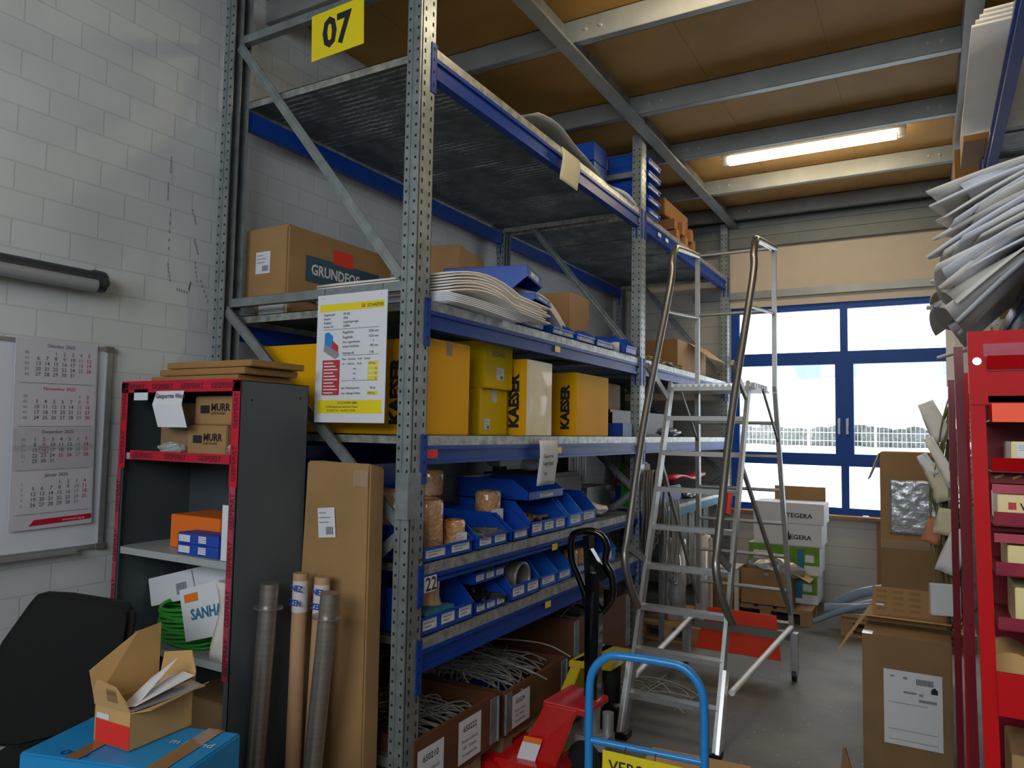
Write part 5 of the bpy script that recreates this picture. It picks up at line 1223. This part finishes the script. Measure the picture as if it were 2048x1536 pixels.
b.rect(F, .02, .06, .045, .055, 'paper', .002); b.build('printed_flap', mc)
b = MB(); b.hexa([(-.34, 4.74, .74), (-.335, 4.74, .74), (-.34, 5.0, .74), (-.335, 5.0, .74), (-.50, 4.74, .50), (-.495, 4.74, .50), (-.46, 4.95, .56), (-.455, 4.95, .56)], 'cardl'); b.build('flap', mc)
def cd(t, W, hx, hy, h):
    F = W @ fF(-hx, -hy, 0)
    q = MB(); q.rect(F, .1, .365, .175, .55, 'paper', .002)
    for i in range(12): q.rect(F, .25+i*.0065, .2535+i*.0065, .49, .52, 'ink', .003)
    q.add([tuple(F @ Vector(p)) for p in ((.315, .455, .003), (.345, .455, .003), (.345, .475, .003), (.33, .49, .003), (.315, .475, .003))], [(0, 1, 2, 3, 4)], 'ink')
    for (a, c, z, hh) in ((.13, .15, .515, .008), (.19, .21, .51, .012), (.19, .25, .44, .01), (.26, .28, .435, .012), (.26, .34, .405, .014), (.12, .3, .385, .003), (.12, .34, .25, .003), (.12, .34, .2, .003)): q.rect(F, a, c, z, z+hh, 'grey', .003)
    q.build('shipping_label', t)
    q = MB(); q.rect(W @ fT(-hx, -hy, h), .0, .05, .0, .08, 'alub', .001); q.build('tape_strip', t)
box_thing('cardboard_box', 'large brown carton with a big white shipping label in the aisle', 'carton', -.335, .075, 4.38, 4.70, 0, .715, 'cardd', deco=cd)
b = MB(); b.hexa([(-.42, 3.9, 0), (-.30, 3.9, 0), (-.42, 3.93, 0), (-.30, 3.93, 0), (-.385, 3.9, .28), (-.375, 3.9, .28), (-.385, 3.92, .28), (-.375, 3.92, .28)], 'cardd'); tag(b.build('cardboard_scrap'), 'pointed cardboard flap standing on the floor in the aisle', 'cardboard')
box_thing('white_packet', 'square white packet leaning by the hanging cables', 'packet', -.02, .12, 4.55, 4.6, .82, .98, 'paper', rz=.2, body='packet_body')
# hanging bags and cables at the right rack post
rr = random.Random(77)
b = MB()
for i in range(46):
    x = .16+rr.uniform(-.05, .05); y = 5.0+rr.uniform(-.1, .1); w_ = rr.uniform(.02, .13); zb = rr.uniform(.6, 1.5)
    b.tube(bez([(x, y, 2.08-rr.uniform(0, .1)), (x-w_*.5, y-.03, 1.8), (x-w_, y, (zb+1.8)/2), (x-w_*.6, y+.02, zb), (x+rr.uniform(-.02, .04), y, zb+.05)], 4), .005, 'wire', 5)
tag(b.build('hanging_cables'), 'dense bunch of olive cables hanging beside the red racks', 'cables', kind='stuff')
tg_ = [((.02, 4.92, 1.85), .12, .24, 'foam', -.4, 'long white tag at the top of the cable bunch'), ((-.02, 4.9, 1.6), .08, .13, 'foamg', -.5, 'grey tag left of the cable bunch'), ((.03, 4.9, 1.5), .1, .22, 'paperw', -.35, 'cream bag in the middle of the cable bunch'), ((.07, 4.88, 1.28), .13, .15, 'paperw', .1, 'cream folded bag below the middle of the cable bunch'), ((0.0, 4.9, 1.22), .1, .14, 'pinkpaper', .2, 'salmon card hanging in the cable bunch'), ((.10, 4.86, 1.12), .12, .26, 'foamg', .3, 'grey plastic bag low in the cable bunch'), ((.05, 4.88, 1.62), .07, .3, 'foam', -.45, 'narrow white bag beside the long tag')]
for (c, w_, h_, m, a, lb) in tg_:
    T = Matrix.Translation(c) @ Matrix.Rotation(a, 4, 'Y')
    b = MB(T); b.sheet(lambda u, v: ((u-.5)*w_*(1-.3*v), .012*math.sin(u*7+v*5), (v-.5)*h_), 4, 6, .003, m); tag(b.build('hanging_tag'), lb, 'tag')

# ------------------------------------------------------------------ right rack contents
def foam_fan(n, y0, yl, zt, tip, m2, lab, grp, seed):
    rr = random.Random(seed)
    for i in range(n):
        e = rr.uniform(-.03, .03); yy0 = y0+rr.uniform(-.04, .04); ln = tip*(1-.07*(n-i)/n)+rr.uniform(-.05, .03)
        def fn(u, v, i=i, e=e, yy0=yy0, ln=ln):
            x = .95-(.64+ln)*u; o = max(0, .33-x)
            z = 2.36+i*zt+.03*math.sin(PI*u)*(1+.3*math.sin(3*v+i))
            z -= .72*o**1.15*(1-.5*i/n)*(1+.35*math.sin(3*v+i*1.3))
            return (x+.02*v+.05*u*math.sin(2.5*v+i), yy0+yl*v*(1-.25*u)+e*u, z)
        b = MB(); b.sheet(fn, 14, 8, .007, m2[i % 2]); tag(b.build('foam_sheet'), lab, 'foam sheet', grp)
foam_fan(20, 2.78, .55, .0155, .27, ('foam', 'foamg'), 'soft white foam sheet hanging over the right rack edge nearest the camera', 'near foam sheets over the right rack edge', 5)
foam_fan(9, 3.42, .65, .015, .27, ('foamg', 'foam'), 'creased white foam sheet drooping from the right rack farther back', 'far foam sheets on the right rack', 6)
for i, (y, z, L, dz) in enumerate(((4.0, 2.56, .34, -.05), (4.1, 2.47, .36, -.07), (4.0, 2.26, .32, -.12))):
    def fn(u, v): return (.4-(L+.05)*u*(1-.0*v), y+.3*v*(1-u*.8), z+dz*u)
    b = MB(); b.sheet(fn, 4, 3, .012, 'foam'); tag(b.build('foam_strip'), ['upper pointed foam strip', 'middle pointed foam strip', 'lowest pointed foam strip'][i]+' sticking into the aisle', 'foam strip', 'pointed foam strips at the right rack')
crumple('padded_bag', 'large beige padded bag below the right foam sheets', 'bag', (.27, 5.0, 2.05), (.16, .2, .16), 'film', 71)
box_thing('beige_bag', 'beige sack hanging beside the red rack top', 'bag', .08, .325, 4.6, 4.75, 2.0, 2.4, 'foam', body='bag_body', bev=.04)
for i in range(4):
    b = MB(); b.sheet(lambda u, v, i=i: (.8-.62*u+.015*i, 3.6+1.3*v, 3.54+.02*i-.02*u), 3, 5, .012, 'foam'); tag(b.build('foam_sheet'), 'white foam sheet jutting from the top deck of the right rack', 'foam sheet', 'foam sheets on the right top deck')
box_thing('cardboard_box', 'orange brown carton on the top deck of the right rack', 'carton', .2, .7, 5.1, 5.6, 3.54, 3.75, 'cardo')
for i, (y0, y1, z0, z1, m, x0) in enumerate(((6.3, 6.6, 2.345, 2.62, 'cream', .14), (6.3, 6.6, 2.622, 3.2, 'cardo', .14), (5.9, 6.15, 3.0, 3.42, 'cardo', .15))):
    if i == 2: continue
    box_thing('cardboard_box' if i else 'cream_carton', ['cream carton at the far end of the right rack', 'upright orange brown carton on the cream carton of the right rack'][i], 'carton', x0, x0+.4, y0, y1, z0, z1, m)
box_thing('cardboard_box', 'small orange brown carton hanging high at the right post', 'carton', .19, .6, 6.4, 6.9, 3.54, 3.95, 'cardo')
box_thing('cardboard_box', 'brown carton behind the foam on the right rack', 'carton', .45, .9, 4.2, 4.9, 2.345, 2.95, 'cardd')
crumple('wrapped_part', 'white wrapped part on top of the right rack cartons', 'part', (.3, 6.5, 3.202), (.06, .08, .08), 'foam', 75)

# ------------------------------------------------------------------ red racks
def red_rack(x0, y0, label, full=True, tilt=-.03, w=.62, dep=.32, top=2.0):
    t = thing('red_rack', label, 'rack', (x0, y0, 0))
    T = Matrix.Translation((x0, y0, 0)) @ Matrix(((1, 0, tilt, 0), (0, 1, 0, 0), (0, 0, 1, 0), (0, 0, 0, 1)))
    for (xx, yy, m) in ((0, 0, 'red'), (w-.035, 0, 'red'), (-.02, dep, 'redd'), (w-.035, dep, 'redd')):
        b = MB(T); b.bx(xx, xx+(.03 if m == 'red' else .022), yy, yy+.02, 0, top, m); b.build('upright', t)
    if not full: return t, T
    b = MB(T); b.bx(0, w, -.004, .0, top-.17, top, 'red'); b.bx(.03, w-.03, -.006, -.004, top-.06, top-.03, 'redtape2'); b.build('header_panel', t)
    b = MB(T); b.tube([(.017, -.006, top-.07), (.017, -.002, top-.07)], .009, 'alub', 10); b.build('rivet', t)
    return t, T
red_rack(.083, 2.72, 'second red rack just behind the front red rack', False, -.004, top=1.96, w=.6)
rt, T = red_rack(.109, 2.0, 'front red steel rack with slotted trays and cartons', tilt=-.016, top=2.0)
for (lt, lb, dk, br) in ((1.94, 1.91, 1.85, 1.835), (1.83, 1.795, 1.79, 1.79), (1.71, 1.68, 1.65, 1.63), (1.59, 1.56, 1.54, 1.52), (1.48, 1.45, 1.42, 1.42), (1.36, 1.33, 1.315, 1.315)):
    tr_ = MB(T); m = 'redtape2' if lt in (1.59, 1.48, 1.36) else 'red'
    tr_.hexa([(.036, -.01, lb), (.585, -.01, lb), (.036, -.006, lb), (.585, -.006, lb), (.036, -.03, lt), (.585, -.03, lt), (.036, -.026, lt), (.585, -.026, lt)], m)
    tr_.bx(.036, .585, -.008, .29, lb-.003, lb, 'redd')
    tp = tr_.build('tray', rt)
    if br < dk:
        q = MB(T); q.bx(.036, .585, -.004, 0, br, dk, 'redtape2'); q.build('tray_bar', tp)
        q = MB(T); q.bx(.036, .585, .05, .053, dk, lb-.004, 'redd')
        for j in (.0, .035, .16, .195):
            for k in range(3): q.bar((.045+j, .0485, dk+.012+k*.016), (.063+j, .0485, dk+.016+k*.016+.004*(-1)**k), .002, .005, 'cardl', (0, 0, 1))
        q.build('slotted_back', tp)
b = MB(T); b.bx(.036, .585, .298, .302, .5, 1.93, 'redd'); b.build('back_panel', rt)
b = MB(T); b.bx(.03, .6, -.01, -.004, 1.14, 1.235, 'red'); b.build('front_plate', rt)
b = MB(T); b.bx(.03, .6, -.01, -.004, .80, .93, 'red'); b.build('front_plate', rt)
b = MB(T); b.bx(.03, .6, 0, .29, .93, .935, 'redd'); b.bx(.03, .6, 0, .29, 1.14, 1.144, 'redd'); b.build('tray', rt)
b = MB(T); b.bx(.04, .105, -.036, -.034, 1.79, 1.832, 'otag'); b.build('price_tag', rt)
for i, (zz, hh, m, lb, tx, x0) in enumerate(((1.682, .065, 'kcream', 'small cream carton with printed label in the red rack', None, .075), (1.562, .066, 'kcream', 'long cream carton reading WÜRTH in the red rack', 'WÜRTH', .045), (1.452, .062, 'kcream', 'cream carton below the WÜRTH carton in the red rack', None, .06), (1.332, .09, 'kcream', 'cream carton with faint red print low in the red rack', None, .07), (.937, .12, 'card', 'brown taped carton in the lowest tray of the red rack', None, .05))):
    p = T @ Vector((x0, 0, zz))
    def dd(t, W, hx, hy, h):
        F = W @ fF(-hx, -hy, 0)
        if tx:
            q = MB(); q.rect(F, .02, .035, .032, .048, 'redink', .001); q.text('WÜRTH', F, .042, .032, .022, 'ink', bold=.02, off=.002); q.rect(F, 0.001, 2*hx-.001, .014, .018, 'orange', .001); q.build('lettering', t)
        elif i == 0: sticker(t, F, .01, .055, .03, h-.004)
    box_thing('cream_carton', lb, 'carton', p.x, p.x+.3, 2.004, 2.2, p.z, p.z+hh, m, deco=dd, bev=.002)
p = T @ Vector((.06, 0, 1.18)); b = MB(); b.tube([(p.x, 2.05, p.z+.0), (p.x, 2.09, p.z+.0)], .001, 'cardl', 4)
b = MB(); b.tube([(p.x+.005, 2.1, 1.173+.027), (p.x+.005, 2.26, 1.173+.027)], .055, 'cardl', 24); tag(b.build('cardboard_tube'), 'short wide cardboard tube lying in the red rack above the front plate', 'tube')
# ------------------------------------------------------------------ luminaires
def lum(x0, x1, y, z, label):
    t = thing('ceiling_light', label, 'lamp', ((x0+x1)/2, y, z))
    b = MB(); b.bx(x0-.07, x1+.07, y-.035, y+.035, z+.03, z+.09, 'shelfw'); b.build('housing', t)
    b = MB(); b.tube([(x0, y, z), (x1, y, z)], .045, 'tubeon', 12); b.build('light_tube', t)
    for x in (x0-.06, x1+.01):
        b = MB(); b.bx(x, x+.05, y-.03, y+.03, z-.03, z+.03, 'shelfw'); b.build('tube_socket', t)
lum(-1.52, -.20, 6.5, 4.19, 'lit fluorescent strip light between the far ceiling beams')
lum(-1.45, -.13, 3.42, 4.19, 'lit fluorescent strip light above the near top edge')

# lamps
def area(name, loc, rot, sx, sy, power, col):
    l = bpy.data.lights.new(name, 'AREA'); l.shape = 'RECTANGLE'; l.size = sx; l.size_y = sy; l.energy = power; l.color = col
    o = bpy.data.objects.new(name, l); COL.objects.link(o); o.location = loc; o.rotation_euler = rot
    return o
area('fill_behind_camera', (-.4, -3.0, 3.2), (math.radians(88), 0, 0), 4.0, 1.8, 105, (.86, .93, 1))  # added soft fill lamp behind the camera, for an assumed, unseen opening
wl_ = bpy.data.worlds.new('overcast'); SC.world = wl_; wl_.use_nodes = True
bg = wl_.node_tree.nodes['Background']; bg.inputs[0].default_value = (.93, .96, 1, 1); bg.inputs[1].default_value = 2.6
b = MB(); b.bx(WX-.2, RX+.2, YF-.2, YF, 0, CZ, 'wall'); struct(b, 'wall_front', loc=(0, 0, 0))

# ------------------------------------------------------------------ camera
cam = bpy.data.cameras.new('camera'); co = bpy.data.objects.new('camera', cam); COL.objects.link(co); SC.camera = co
yaw, pit, rol, f = .518988, .0641238, .0180375, 1467.0136
fw = Vector((-math.sin(yaw)*math.cos(pit), math.cos(yaw)*math.cos(pit), math.sin(pit)))
rt_ = Vector((math.cos(yaw), math.sin(yaw), 0)); up = rt_.cross(fw)
r2 = rt_*math.cos(rol)+up*math.sin(rol); u2 = -rt_*math.sin(rol)+up*math.cos(rol)
co.matrix_world = Matrix(((r2.x, u2.x, -fw.x, 0), (r2.y, u2.y, -fw.y, 0), (r2.z, u2.z, -fw.z, 1.75), (0, 0, 0, 1)))
cam.sensor_width = 36; cam.lens = f/2048*36; cam.clip_start = .05; cam.clip_end = 200
SC.view_settings.view_transform = 'Standard'; SC.view_settings.look = 'None'
SC.view_settings.exposure = .9
SC.cycles.use_denoising = True
SC.cycles.max_bounces = 8
